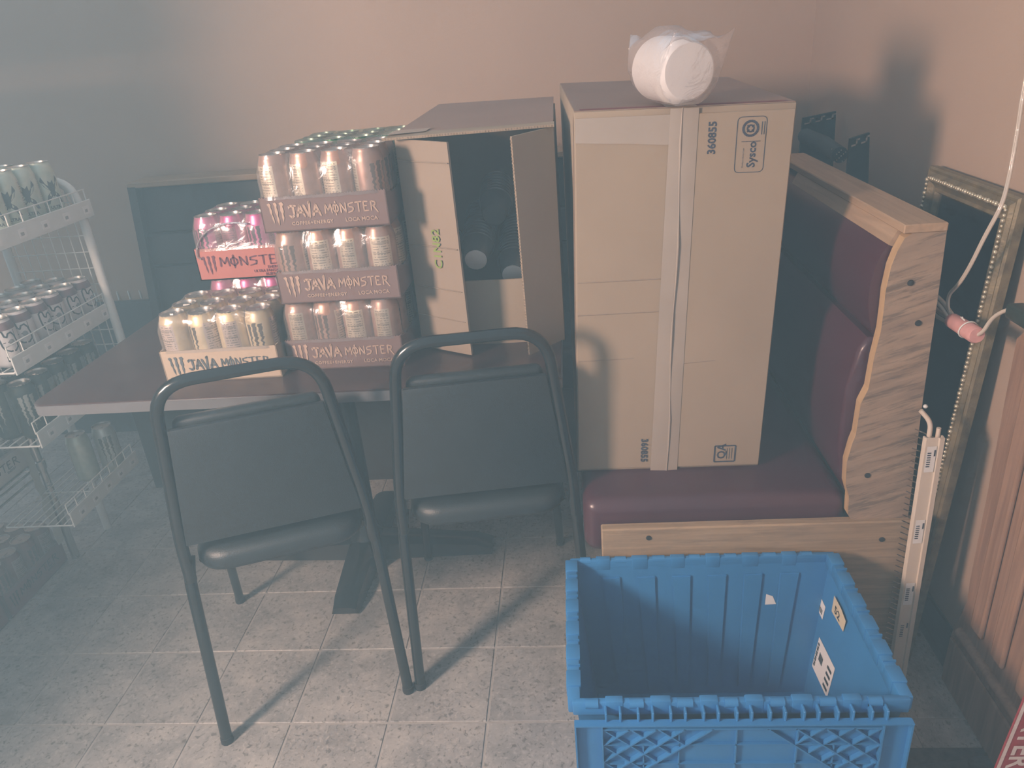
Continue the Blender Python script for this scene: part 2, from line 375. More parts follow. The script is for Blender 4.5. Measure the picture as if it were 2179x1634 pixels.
wb = obj('wall_back', bm_box(NB(), (-3.2, YB, 0), (XR + .1, YB + .1, 2.6)), m_wall); tag(wb, 'plain tan painted wall behind the booth', kind='structure')
wr = obj('wall_right', bm_box(NB(), (XR, -2.2, 0), (XR + .1, YB, 2.6)), m_wall); tag(wr, 'plain tan painted wall beside the booth', kind='structure')
b = bm_prism(NB(), [(0, 0), (-.012, 0), (-.008, .02), (-.006, .098), (-.002, .104), (0, .104)], lambda u, v, d: (XR + u, d, v), -2.2, YB)
tag(obj('baseboard_right', b, m_base), 'dark vinyl cove base along the tan wall', kind='structure')
# dark wainscot strip low on the back wall beyond the booth, pale ticks above it
tr = obj('trim_1', bm_box(NB(), (-3.2, YB - .03, 0), (-1.39, YB, .575), .004), m_base); tag(tr, 'dark low wainscot on the back wall', kind='structure')
for k in range(7):
    obj('tick', bm_box(NB(), (-.0025, -.004, 0), (.0025, 0, .034)), m_white, tr, loc=(-1.43 - k * .047, YB, .578))

# ================================================================== booth benches
def bench_side():
    t = thing('booth_bench', 'maroon vinyl booth bench with rough sawn wooden end panel', 'bench', (.57, .14, 0))
    ox, oy = .57, .14
    Y1 = 1.005
    L = lambda pts: [(x - ox, y - oy, z) for x, y, z in pts]
    def bx(a, b, bev=0, seg=3): return bm_box(NB(), (a[0] - ox, a[1] - oy, a[2]), (b[0] - ox, b[1] - oy, b[2]), bev, seg)
    obj('base', bx((.285, .165, 0), (.88, Y1, .335)), m_charcoal, t)
    seat = bx((.238, .158, .335), (.80, Y1, .474), .032, 5); obj('seat_cushion', seat, m_maroon, t, 60)
    # backrest: lower pad and top bolster as profiles run along the bench
    lower = [(.885, .46), (.80, .46), (.784, .50), (.772, .58), (.776, .70), (.79, .79), (.806, .815), (.885, .815)]
    b = bm_prism(NB(), lower, lambda u, v, d: (u - ox, d - oy, v), .185, Y1); bmesh.ops.bevel(b, geom=[e for e in b.edges if abs(e.verts[0].co.y - e.verts[1].co.y) < 1e-6], offset=.012, segments=3, profile=.5, affect='EDGES')
    obj('back_pad', b, m_maroon, t, 50)
    bol = [(.885, .80), (.82, .805)] + [(.836 - .046 * math.sin(a), .912 - .104 * math.cos(a)) for a in [PI * k / 12 for k in range(1, 12)]] + [(.845, 1.022), (.885, 1.022)]
    b = bm_prism(NB(), bol, lambda u, v, d: (u - ox, d - oy, v), .168, Y1); obj('bolster', b, m_maroon, t, 50)
    pan = [(.842, 1.030), (.829, 1.022), (.819, .998), (.812, .971), (.808, .925), (.809, .888), (.809, .847), (.803, .793), (.800, .727), (.789, .695), (.787, .626), (.782, .606), (.776, .563), (.779, .511), (.789, .480), (.791, .436), (.802, .418), (.914, .418), (.905, .702), (.902, .901), (.899, 1.030)]
    b = bm_prism(NB(), pan, lambda u, v, d: (u - ox, d - oy, v), .140, .164); b.faces.ensure_lookup_table()
    o = obj('end_panel', b, [m_rough, m_wooded], t)
    for f in o.data.polygons: f.material_index = 0 if abs(f.normal.y) > .7 else 1
    obj('kick_panel', bx((.275, .128, .012), (.942, .152, .424), .003, 1), m_rough2, t)
    cap = obj('top_cap', bx((.824, .136, 1.030), (.899, Y1, 1.046), .002, 1), m_woodcap, t)
    lip = [(.838, 1.030), (.826, 1.030), (.813, 1.004), (.822, 1.000)]
    obj('cap_lip', bm_prism(NB(), lip, lambda u, v, d: (u - ox, d - oy, v), .166, .80), m_woodcap, t)
    for x, z, y in ((.850, .938, .14), (.874, .859, .14), (.820, .531, .14), (.862, .379, .128), (.376, .400, .128)):
        b = NB(); bm_lathe(b, [(.0, 0), (.006, 0), (.0055, .002), (.0, .0025)], 12, caps=False)
        obj('bolt', b, m_ink, t, 40, (x - ox, y - oy, z), (PI / 2, 0, 0))
    return t
bench_side()
def bench_back():
    ox, oy = -.25, 1.03; t = thing('booth_bench', 'long charcoal booth bench against the tan back wall', 'bench', (ox, oy, 0))
    def bx(a, b, bev=0, seg=3): return bm_box(NB(), (a[0] - ox, a[1] - oy, a[2]), (b[0] - ox, b[1] - oy, b[2]), bev, seg)
    obj('base', bx((-1.33, 1.06, 0), (.92, 1.50, .33)), m_charcoal, t)
    obj('seat_cushion', bx((-1.36, 1.03, .33), (.93, 1.47, .47), .03, 4), m_charcoal, t, 60)
    for z0, z1, y in ((.46, .735, 1.425), (.738, .855, 1.418), (.858, 1.022, 1.430)):
        b = bx((-1.345 + (z0 - .46) * .10, y, z0), (.93, 1.535, z1), .008, 2); obj('back_pad', b, m_charcoal, t, 50)
    obj('side_board', bm_hex(NB(), [(x - ox, y - oy, z) for x, y, z in ((-1.375, 1.40, .40), (-1.345, 1.40, .40), (-1.345, 1.54, .40), (-1.375, 1.54, .40), (-1.315, 1.40, 1.03), (-1.285, 1.40, 1.03), (-1.285, 1.54, 1.03), (-1.315, 1.54, 1.03))]), m_charcoal, t)
    obj('top_cap', bx((-1.315, 1.40, 1.025), (.94, 1.545, 1.045), .003, 1), m_woodcapx, t)
bench_back()

# ================================================================== table
def table():
    x0, x1, y0, y1 = -.965, .205, .198, 1.0; cx, cy = -.425, .645
    t = thing('dining_table', 'dark laminate booth table with black cross-foot pedestal', 'table', (cx, cy, 0))
    b = bm_box(NB(), (x0 - cx, y0 - cy, .722), (x1 - cx, y1 - cy, .75)); ve = [e for e in b.edges if abs(e.verts[0].co.z - e.verts[1].co.z) > .01]
    bmesh.ops.bevel(b, geom=ve, offset=.03, segments=5, profile=.5, affect='EDGES'); obj('tabletop', b, m_table, t, 40)
    b = bm_box(NB(), (x0 - .003 - cx, y0 - .003 - cy, .7235), (x1 + .003 - cx, y1 + .003 - cy, .7465)); ve = [e for e in b.edges if abs(e.verts[0].co.z - e.verts[1].co.z) > .01]
    bmesh.ops.bevel(b, geom=ve, offset=.032, segments=5, profile=.5, affect='EDGES'); obj('edge_band', b, m_edge, t, 40)
    obj('pedestal_column', bm_lathe(NB(), [(.055, .06), (.05, .075), (.038, .09), (.038, .70), (.06, .712), (.06, .722)], 28), m_blacksteel, t, 40)
    obj('mounting_plate', bm_box(NB(), (-.20, -.20, .712), (.20, .20, .722), .002), m_blacksteel, t)
    for a, ln in ((0, .385), (PI / 2, .30), (PI, .395), (-PI / 2, .285)):
        b = NB(); prof = []
        n = 8
        for k in range(n + 1):
            s = k / n; x = s * ln; wv = .052 - .014 * s; h = .075 - .035 * s
            if k == n: h *= .6
            prof.append((x, wv, h))
        rings = []
        for x, wv, h in prof:
            rings.append([b.verts.new(v) for v in ((x, -wv, .004), (x, -wv * .86, h * .8), (x, -wv * .4, h), (x, wv * .4, h), (x, wv * .86, h * .8), (x, wv, .004))])
        for A, B in zip(rings, rings[1:]):
            for k in range(6): b.faces.new((A[k], A[(k + 1) % 6], B[(k + 1) % 6], B[k]))
        b.faces.new(rings[0]); b.faces.new(rings[-1])
        obj('foot', b, m_blacksteel, t, 35, rot=(0, 0, a))
        obj('glide', bm_lathe(NB(), [(.012, 0), (.014, .002), (.014, .006)], 12), m_ink, t, 40, loc=((ln - .03) * math.cos(a), (ln - .03) * math.sin(a), 0))
table()

# ================================================================== chairs
def chair(name, label, loc, rotz):
    t = thing(name, label, 'chair', loc, rotz); W = .417; c = W / 2; R = .0125
    # back frame: inverted U above the seat joint
    jw = .197; tw = .150
    pts = [(c - jw, .072, .40), (c - jw + .004, .066, .50), (c - tw, .032, .868), (c + tw, .032, .868), (c + jw - .004, .066, .50), (c + jw, .072, .40)]
    obj('back_frame', bm_tube(NB(), fillet(pts, .075, 8), R, 14), m_blacksteel, t, 60)
    for s in (-1, 1):
        obj('rear_leg', bm_tube(NB(), fillet([(c + s * .193, .098, .445), (c + s * .199, .074, .405), (c + s * c, 0, .004)], .03, 5), .0125, 12), m_blacksteel, t, 60)
        obj('glide', bm_lathe(NB(), [(.0135, 0), (.0145, .003), (.0135, .016), (.009, .017)], 12, (c + s * c, .0008, 0)), m_ink, t, 50)
        obj('front_leg', bm_tube(NB(), fillet([(c + s * .17, .12, .415), (c + s * .178, .40, .425), (c + s * .20, .498, .004)], .05, 6), .0115, 12), m_blacksteel, t, 60)
        obj('glide', bm_lathe(NB(), [(.0125, 0), (.0135, .003), (.0125, .016), (.008, .017)], 12, (c + s * .20, .498, 0)), m_ink, t, 50)
    for y in (.13, .36):
        obj('seat_rail', bm_tube(NB(), [(c - .172, y, .418), (c + .172, y, .418)], .010, 10), m_blacksteel, t, 60)
    # seat cushion, rounded plan
    b = NB(); pl = []
    hw, yb, yf, rc = .178, .048, .505, .07
    for cx, cy, a0 in ((c + hw - rc, yf - rc, 0), (c - hw + rc, yf - rc, PI / 2), (c - hw + rc, yb + rc, PI), (c + hw - rc, yb + rc, 1.5 * PI)):
        for k in range(7): pl.append((cx + rc * math.cos(a0 + k * PI / 12), cy + rc * math.sin(a0 + k * PI / 12)))
    mx, my = c, (yb + yf) / 2; rings = []
    for sc, z in ((.93, .418), (.985, .421), (1.0, .431), (.995, .448), (.96, .462), (.86, .470), (.5, .475)):
        rings.append([b.verts.new((mx + (x - mx) * sc, my + (y - my) * sc, z)) for x, y in pl])
    for A, B in zip(rings, rings[1:]):
        for k in range(len(pl)): b.faces.new((A[k], A[(k + 1) % len(pl)], B[(k + 1) % len(pl)], B[k]))
    b.faces.new(rings[0][::-1]); b.faces.new(rings[-1]); obj('seat', b, m_blackvinyl, t, 60)
    # padded back: shell behind, cushion in front
    def yat(z): return .066 + (.032 - .066) * (z - .50) / .368
    def hw_(z): return jw - .004 + (tw - jw) * (z - .50) / .368 - .011
    z0, z1 = .494, .770
    sh = NB(); bm_hex(sh, [(c - hw_(z0), yat(z0) - .010, z0), (c + hw_(z0), yat(z0) - .010, z0), (c + hw_(z0), yat(z0) + .006, z0), (c - hw_(z0), yat(z0) + .006, z0),
                           (c - hw_(z1), yat(z1) - .010, z1), (c + hw_(z1), yat(z1) - .010, z1), (c + hw_(z1), yat(z1) + .006, z1), (c - hw_(z1), yat(z1) + .006, z1)])
    bmesh.ops.bevel(sh, geom=sh.edges[:], offset=.003, segments=2, profile=.5, affect='EDGES')
    obj('back_shell', sh, m_blackvinyl, t, 40)
    cu = NB(); z0, z1 = .500, .785; q = lambda x, z, y: (x, yat(z) + y, z)
    bm_hex(cu, [q(c - hw_(z0) + .004, z0, .006), q(c + hw_(z0) - .004, z0, .006), q(c + hw_(z0) - .008, z0, .040), q(c - hw_(z0) + .008, z0, .040),
                q(c - hw_(z1) + .004, z1, .006), q(c + hw_(z1) - .004, z1, .006), q(c + hw_(z1) - .008, z1, .036), q(c - hw_(z1) + .008, z1, .036)])
    bmesh.ops.bevel(cu, geom=cu.edges[:], offset=.012, segments=3, profile=.5, affect='EDGES'); obj('back_cushion', cu, m_blackvinyl, t, 50)
    return t
chair('dining_chair', 'black steel padded chair turned askew before the cream drink case', (-.591, -.048, 0), math.radians(19.6))
chair('dining_chair', 'black steel padded chair standing square before the opened cup carton', (-.171, .103, 0), math.radians(8))

# ================================================================== drink cans
CAN_H, CAN_R = .152, .0328
def can_bm(h=CAN_H, r=CAN_R, n=28):
    return bm_lathe(NB(), [(r * .72, 0), (r * .80, .001), (r * .97, .009), (r, .014), (r, h - .026), (r * .985, h - .022), (r * .86, h - .008), (r * .82, h - .004), (r * .835, h - .0005), (r * .835, h), (r * .80, h), (r * .79, h - .004)], n, caps=False)
def lid_bm(h=CAN_H, r=CAN_R, n=20):
    b = bm_lathe(NB(), [(r * .836, h - .0012), (r * .845, h + .0006), (r * .80, h + .0008), (r * .77, h - .004), (r * .40, h - .0035), (.0, h - .0035)], n, caps=False)
    bm_box(b, (-.003, -.004, h - .0035), (.012, .004, h - .0015)); return b
def mesh_of(bm, m, smooth):
    bmesh.ops.recalc_face_normals(bm, faces=bm.faces[:]); me = bpy.data.meshes.new('can'); bm.to_mesh(me); bm.free()
    me.polygons.foreach_set('use_smooth', [True] * len(me.polygons)); me.set_sharp_from_angle(angle=math.radians(smooth)); me.materials.append(m); return me
CANS = {k: mesh_of(can_bm(), m, 35) for k, m in dict(loca=mc_loca, mean=mc_mean, pink=mc_pink, green=mc_green, dark=mc_dark, mint=mc_mint, silver=mc_silver, maroon=mc_maroon).items()}
LID = mesh_of(lid_bm(), m_alu, 35)
BH = .121
BUB = mesh_of(can_bm(BH), mc_bub, 35); BUBLID = mesh_of(lid_bm(BH), m_alu, 35)
def add_can(parent, kind, loc, rz, lid=True):
    o = obj('can', CANS[kind], None, parent, loc=loc, rot=(0, 0, rz))
    if lid: obj('lid', LID, None, o, rot=(0, 0, random.uniform(0, 6)))
    return o
def film_bm(w, d, z0, z1, zc, seed=0, slack=.003):
    """shrink film hugging the outer cans and sagging between the lids"""
    rnd = random.Random(seed); b = NB(); nx, ny = 24, 18
    hw, hd = w / 2, d / 2; ring = []; rc = .028
    for cx, cy, a0 in ((hw - rc, hd - rc, 0), (-hw + rc, hd - rc, PI / 2), (-hw + rc, -hd + rc, PI), (hw - rc, -hd + rc, 1.5 * PI)):
        for k in range(6): ring.append(('c', cx + rc * math.cos(a0 + k * PI / 10), cy + rc * math.sin(a0 + k * PI / 10)))
        nxt = {0: (hw - rc, hd), PI / 2: (-hw, hd - rc), PI: (-hw + rc, -hd), 1.5 * PI: (hw, -hd + rc)}[a0]
        end = {0: (-hw + rc, hd), PI / 2: (-hw, -hd + rc), PI: (hw - rc, -hd), 1.5 * PI: (hw, hd - rc)}[a0]
        for k in range(1, 12):
            s = k / 12; ring.append(('e', nxt[0] + (end[0] - nxt[0]) * s, nxt[1] + (end[1] - nxt[1]) * s))
    def sc(x, y, ins):  # scallop toward can gaps
        l = math.hypot(x, y); return x * (1 - ins / l), y * (1 - ins / l)
    rows = []
    for zz, ins, dip in ((z0, -.002, 0), (z0 + .012, .001, 0), ((z0 + zc) / 2, .0005, .006), (zc - .012, .001, .007), (zc + .004, .006, .006), (z1, .013, .004), (z1 + .0015, .022, 0)):
        row = []
        for k, (c, x, y) in enumerate(ring):
            g = 0
            if c == 'e':
                px = (x + hw) / (2 * CAN_R) if abs(abs(y) - hd) < 1e-6 else (y + hd) / (2 * CAN_R)
                g = dip * (abs(math.cos(PI * px))) ** 3
            X, Y = sc(x, y, ins + g + rnd.uniform(-.0006, .0006)); row.append(b.verts.new((X, Y, zz + rnd.uniform(-.0008, .0008))))
        rows.append(row)
    n = len(ring)
    for A, B in zip(rows, rows[1:]):
        for k in range(n): b.faces.new((A[k], A[(k + 1) % n], B[(k + 1) % n], B[k]))
    prev = rows[-1]
    for f in (.72, .45, .2):
        cur = [b.verts.new((v.co.x * f / 1.0 if f else 0, v.co.y * f, z1 + .0015 - rnd.uniform(0, .003))) for v in rows[-1]]
        for k in range(n): b.faces.new((prev[k], prev[(k + 1) % n], cur[(k + 1) % n], cur[k]))
        prev = cur
    b.faces.new(prev); return b
def tray_bm(w, d, h, hs, t=.003):
    """low carton tray; front and rear walls h high, side walls cut down to hs at the middle"""
    b = NB(); x, y = w / 2, d / 2
    bm_box(b, (-x, -y, 0), (x, y, t))
    for s in (-1, 1):
        bm_box(b, (-x, s * y - (t if s > 0 else 0), 0), (x, s * y + (0 if s > 0 else t), h))
        poly = [(-y, 0), (y, 0), (y, h), (y - .02, h), (y - .06, hs), (-y + .06, hs), (-y + .02, h), (-y, h)]
        bm_prism(b, poly, lambda u, v, dd: (dd, u, v), s * x - (t if s > 0 else 0), s * x + (0 if s > 0 else t))
    return b
def case(label, kind, m_tray, m_print, loc, rz, title, lines, rots, th=.072, wid=.268, film=None, rows=3, seed=1, zig=True, cat='drink case', group='shrink-wrapped cases of cans', lids=True, pads=True):
    t = thing('drink_case', label, cat, loc, rz, group); d = rows * .066 + .004
    tr = obj('tray', tray_bm(wid, d, th, th * .8), m_tray, t)
    k = 0
    for r in range(rows):
        for c in range(4):
            add_can(t, kind, ((c - 1.5) * .0655, -d / 2 + .035 + r * .066, .003), rots[k % len(rots)] if r == 0 else random.uniform(0, 6.28), lids); k += 1
    obj('shrink_film', film_bm(wid + .003, d + .003, th * .93, CAN_H + .0035, CAN_H - .02, seed), film or m_film, t, 60)
    fy = -d / 2 - .0012; x0 = -wid / 2
    b = NB(); ch = .045
    bm_flat(b, [[(x0 + .016 + px * .036, .016 + py * ch) for px, py in q] for q in CLAW], lambda u, v: (u, fy, v))
    if title == 'JAVA':
        q, wq = stroke_polys('JAVA', .022, .78, .24, .02); bm_flat(b, [[(x0 + .060 + p.x, .031 + p.y) for p in pl] for pl in q], lambda u, v: (u, fy, v))
        q, w2 = stroke_polys('MONSTER', .019, .72, .17, .12); f = (.112) / w2
        bm_flat(b, [[(x0 + .137 + p.x * f, .033 + p.y) for p in pl] for pl in q], lambda u, v: (u, fy, v))
        bm_text(b, 'COFFEE+ENERGY', .0098, lambda u, v: (x0 + .062 + u, fy, .0135 + v), spacing=1.2, bold=.00035)
        bm_text(b, lines[0], .0115, lambda u, v: (x0 + .176 + u, fy, .0135 + v), spacing=1.0, bold=.0002)
    else:
        q, w2 = stroke_polys('MONSTER', .022, .8, .17, .12); f = .175 / w2
        bm_flat(b, [[(x0 + .062 + p.x * f, .034 + p.y) for p in pl] for pl in q], lambda u, v: (u, fy, v))
        for n_, s in enumerate(lines): bm_text(b, s, .0095, lambda u, v: (x0 + .215 + u, fy, .023 - n_ * .0088 + v), align='RIGHT', bold=.0002)
    obj('lettering', b, m_print, tr)
    if zig:
        b = NB(); n = 46
        for k in range(n):
            u = x0 + wid * (k + .5) / n; bm_flat(b, [[(u - .0022, th - .0005), (u + .0022, th - .0005), (u, th + .0028)]], lambda a, v: (a, fy + .0013, v))
        obj('perforated_edge', b, m_tray, tr)
    return t
m_tloca = plain('tray_mocha', (.165, .112, .108), .7, var=.06, scale=8)
m_ploca = plain('print_tan', (.40, .285, .225), .7)
m_tmean = plain('tray_cream', (.42, .335, .255), .75, var=.04, scale=8)
m_pmean = plain('print_slate', (.085, .10, .115), .7)
m_tpink = plain('tray_coral', (.43, .145, .125), .6, var=.06, scale=8)
m_ppink = plain('print_wine', (.12, .03, .055), .7)
m_tgreen = plain('tray_dark_green', (.05, .10, .06), .6, var=.2)
R1 = [-.2, .1, -.4, -.1]
front = -PI / 2
nut = lambda a: front - a     # turn a can so that feature angle a faces forward
case('mocha brown can case at the bottom of the stack on the table', 'loca', m_tloca, m_ploca, (-.277, .421, .75), math.radians(-1), 'JAVA', ['LOCA MOCA'], [nut(-2.05), nut(.35), nut(1.8), nut(-2.0)], seed=3)
case('mocha brown can case in the middle of the stack of three', 'loca', m_tloca, m_ploca, (-.264, .421, .9085), math.radians(-.6), 'JAVA', ['LOCA MOCA'], [nut(.1), nut(1.7), nut(-2.0), nut(1.6)], seed=4)
case('mocha brown can case on top of the stack of three', 'loca', m_tloca, m_ploca, (-.268, .421, 1.067), math.radians(.8), 'JAVA', ['LOCA MOCA'], [nut(2.3), nut(2.5), nut(2.2), nut(-.9)], seed=5)
case('cream coloured can case behind the askew chair', 'mean', m_tmean, m_pmean, (-.556, .388, .75), math.radians(1.2), 'JAVA', ['MEAN BEAN'], [nut(2.2), nut(.75), nut(-2.2), nut(.15)], seed=6, zig=False, th=.076)
pk = case('coral pink can case peeking out atop its twin beside the mocha stack', 'pink', m_tpink, m_ppink, (-.556, .655, .9085), 0, 'M', ['ENERGY', 'ULTRA FANTASY', 'RUBY RED'], [nut(.3), nut(2.0), nut(.2), nut(.5)], seed=7, zig=False, th=.080)
case('pink can case under the coral one, mostly hidden behind the cream case', 'pink', m_tpink, m_ppink, (-.552, .655, .75), math.radians(.5), 'M', ['ENERGY', 'ULTRA FANTASY', 'RUBY RED'], [nut(.3), nut(2.0), nut(.2), nut(.5)], seed=8, zig=False, th=.080)
# heat-shrunk opening edge of the pink case film: a bright curved bead
arc = [(-.118 + .0, -.1035, .055)] + [(-.02 + .105 * math.cos(a), -.1045, .062 + .078 * math.sin(a)) for a in [PI - k * PI * .62 / 12 for k in range(13)]]
obj('film_edge', bm_tube(NB(), arc, .0022, 8, sx=1.4), film_mat('film_edge', (.95, .95, .97), .45, .15, .3, 40, body=.15), pk, 60)
for k, (z, lb) in enumerate(((.75, 'green can case at the bottom of the hidden stack beside the opened carton'), (.9085, 'green can case in the middle of the hidden stack beside the opened carton'), (1.067, 'green wrapped can case whose top shows above the mocha stack'))):
    case(lb, 'green', m_tgreen, m_pmean, (-.266, .648, z), math.radians(.5 * k - .4), 'M', ['ENERGY'], [nut(.2)], seed=20 + k, zig=False, film=m_filmg)

# ================================================================== big taped carton
def big_carton():
    ox, oy, oz = .435, .62, .474
    # leaning a little: bottom and top corners
    B = [(.229, .290), (.640, .286), (.640, .93), (.226, .93)]; T = [(.256, .298), (.668, .292), (.668, .93), (.228, .93)]
    zT = [1.262, 1.250, 1.263, 1.281]
    P = [Vector((x - ox, y - oy, 0)) for x, y in B] + [Vector((x - ox, y - oy, z - oz)) for (x, y), z in zip(T, zT)]
    t = thing('cardboard_carton', 'tall taped kraft carton standing on the maroon bench', 'box', (ox, oy, oz))
    b = NB(); bm_hex(b, P); bmesh.ops.bevel(b, geom=b.edges[:], offset=.004, segments=2, profile=.5, affect='EDGES'); obj('body', b, m_card, t, 40)
    def F(u, v, d=.0008):  # front face coords 0..1
        p = (P[0] * (1 - u) + P[1] * u) * (1 - v) + (P[4] * (1 - u) + P[5] * u) * v
        return p + Vector((0, -d, 0))
    def Tp(u, v, d=.0012):
        p = (P[4] * (1 - u) + P[5] * u) * (1 - v) + (P[7] * (1 - u) + P[6] * u) * v
        return p + Vector((0, 0, d))
    # the two front flaps, right one a touch proud; crease lines pressed in the left one
    for nm, u0, u1, d in (('flap', .006, .487, .0035), ('flap', .497, .994, .0045)):
        b = NB(); bm_slab(b, [F(u0, .008, 0), F(u1, .008, 0), F(u1, .985, 0), F(u0, .985, 0)], (0, -d, 0)); bmesh.ops.bevel(b, geom=b.edges[:], offset=.0012, segments=1, affect='EDGES'); obj(nm, b, m_card, t)
    for v, u1 in ((.575, .48), (.485, .46), (.352, .30)):
        b = NB(); bm_tube(b, [F(.01, v, .0032), F(u1 * .5, v + .002, .0034), F(u1, v + .004, .0032)], .0014, 6); obj('crease', b, m_card2, t, 60)
    b = NB(); bm_tube(b, [F(.52, .335, .0042), F(.72, .342, .0042)], .0012, 6); obj('crease', b, m_card2, t, 60)
    # packing tape down the seam and a strip across the top edge
    b = NB(); N = 14
    for side in ((.424, .489), (.489, .560)):
        pass
    L_, Mv, R_ = [], [], []
    for k in range(N + 1):
        v = k / N * .998; s = .0 + .012 * (v - .5); wob = random.uniform(-.002, .002)
        L_.append(b.verts.new(F(.432 + s - .02 * (1 - v), v, .0053))); Mv.append(b.verts.new(F(.494 + s * .3 + wob, v, .0078 + .0016 * math.sin(9 * v)))); R_.append(b.verts.new(F(.560 + s, v, .0056)))
    for k in range(N):
        b.faces.new((L_[k], Mv[k], Mv[k + 1], L_[k + 1])); b.faces.new((Mv[k], R_[k], R_[k + 1], Mv[k + 1]))
    obj('seam_tape', b, m_tape, t, 60)
    b = NB(); bm_tube(b, [F(.494 + .006 * math.sin(k), k / 12, .0085) for k in range(13)], [.0012 + .0009 * (k % 3) for k in range(13)], 6); obj('tape_ridge', b, m_tape, t, 60)
    b = NB(); v0 = [F(.005, .985, .0052), F(.49, .985, .0052), F(.49, .925, .0052), F(.43, .915, .0052), F(.25, .922, .0052), F(.005, .928, .0052)]; b.faces.new([b.verts.new(p) for p in v0]); obj('cross_tape', b, m_tape, t)
    b = NB(); b.faces.new([b.verts.new(Tp(u, v)) for u, v in ((.42, 0), (.56, 0), (.56, .12), (.42, .12))]); obj('tape_fold', b, m_tape, t)
    b = NB(); b.faces.new([b.verts.new(Tp(u, v)) for u, v in ((.03, .015), (.97, .015), (.97, .05), (.03, .05))])
    b.faces.new([b.verts.new(P[k] + Vector((-.0012, q, r))) for k, q, r in ((0, .012, .01), (0, .04, .01), (4, .04, -.01), (4, .012, -.01))]); obj('red_stripe', b, m_inkred, t)
    b = NB(); bm_slab(b, [Tp(.004, .004, 0), Tp(.996, .004, 0), Tp(.996, .996, 0), Tp(.004, .996, 0)], (0, 0, .0009)); obj('top_flap', b, m_cardtop, t)
    # print, reading bottom to top
    def vert(u0, v0, size, s, dirn=1, bold=.0):
        b = NB(); W, H = .411, .79
        bm_text(b, s, size, lambda a, c: F(u0 - dirn * c / W, v0 + dirn * a / H, .0053), bold=bold); return b
    obj('case_number', vert(.648, .888, .0205, '360855', 1, .0006), m_inkblue, t)
    obj('case_number', vert(.352, .106, .0205, '360855', -1, .0006), m_inkblue, t)
    b = vert(.832, .853, .0215, 'Sysco', 1, .0005); obj('logo_lettering', b, m_inkblue, t)
    b = vert(.780, .853, .0042, 'Quality in Every Case', 1); W, H = .411, .79
    # rounded frame, divider, ring emblem
    def line(pts, wd=.0012, closed=False):
        pts = [Vector((p[0] * W, p[1] * H)) for p in pts]; n = len(pts)
        for k in range(n if closed else n - 1):
            a, c = pts[k], pts[(k + 1) % n]; dd = (c - a).normalized(); nn = Vector((-dd.y, dd.x)) * wd / 2
            q = [a - nn, c - nn, c + nn, a + nn]; b.faces.new([b.verts.new(F(x.x / W, x.y / H, .0053)) for x in q])
    fr = []; u0, u1, v0, v1 = .742, .872, .842, .972
    for cu_, cv_, a0 in ((u1 - .02, v1 - .01, 0), (u0 + .02, v1 - .01, PI / 2), (u0 + .02, v0 + .01, PI), (u1 - .02, v0 + .01, 1.5 * PI)):
        for k in range(5): fr.append((cu_ + .02 * math.cos(a0 + k * PI / 8), cv_ + .01 * math.sin(a0 + k * PI / 8)))
    line(fr, .0013, True); line([(.765, .915), (.85, .915)], .0011)
    cxy = (.802, .945)
    for rr, wd in ((.0135, .0045), (.006, .003)):
        line([(cxy[0] + rr / W * math.cos(a), cxy[1] + rr / H * math.sin(a)) for a in [2 * PI * k / 20 for k in range(20)]], wd, True)
    for a in range(4): line([(cxy[0] + .003 / W * math.cos(a * PI / 2 + .78), cxy[1] + .003 / H * math.sin(a * PI / 2 + .78)), (cxy[0] + .009 / W * math.cos(a * PI / 2 + .78), cxy[1] + .009 / H * math.sin(a * PI / 2 + .78))], .0022)
    for k in range(2): line([(.852 + k * .011, .930), (.852 + k * .011, .96)], .0014)
    obj('logo_frame', b, m_inkblue, t)
    b = NB(); line([(.752, .022), (.862, .022), (.862, .074), (.752, .074)], .0035, True)
    bm_text(b, 'QA', .026, lambda a, c: F(.797 - c / W + .012, .031 + a / H, .0053), bold=.0006)
    for k in range(3): line([(.818 + k * .013, .030), (.818 + k * .013, .066)], .0012)
    obj('quality_stamp', b, m_inkblue, t)
    return t
big_carton()

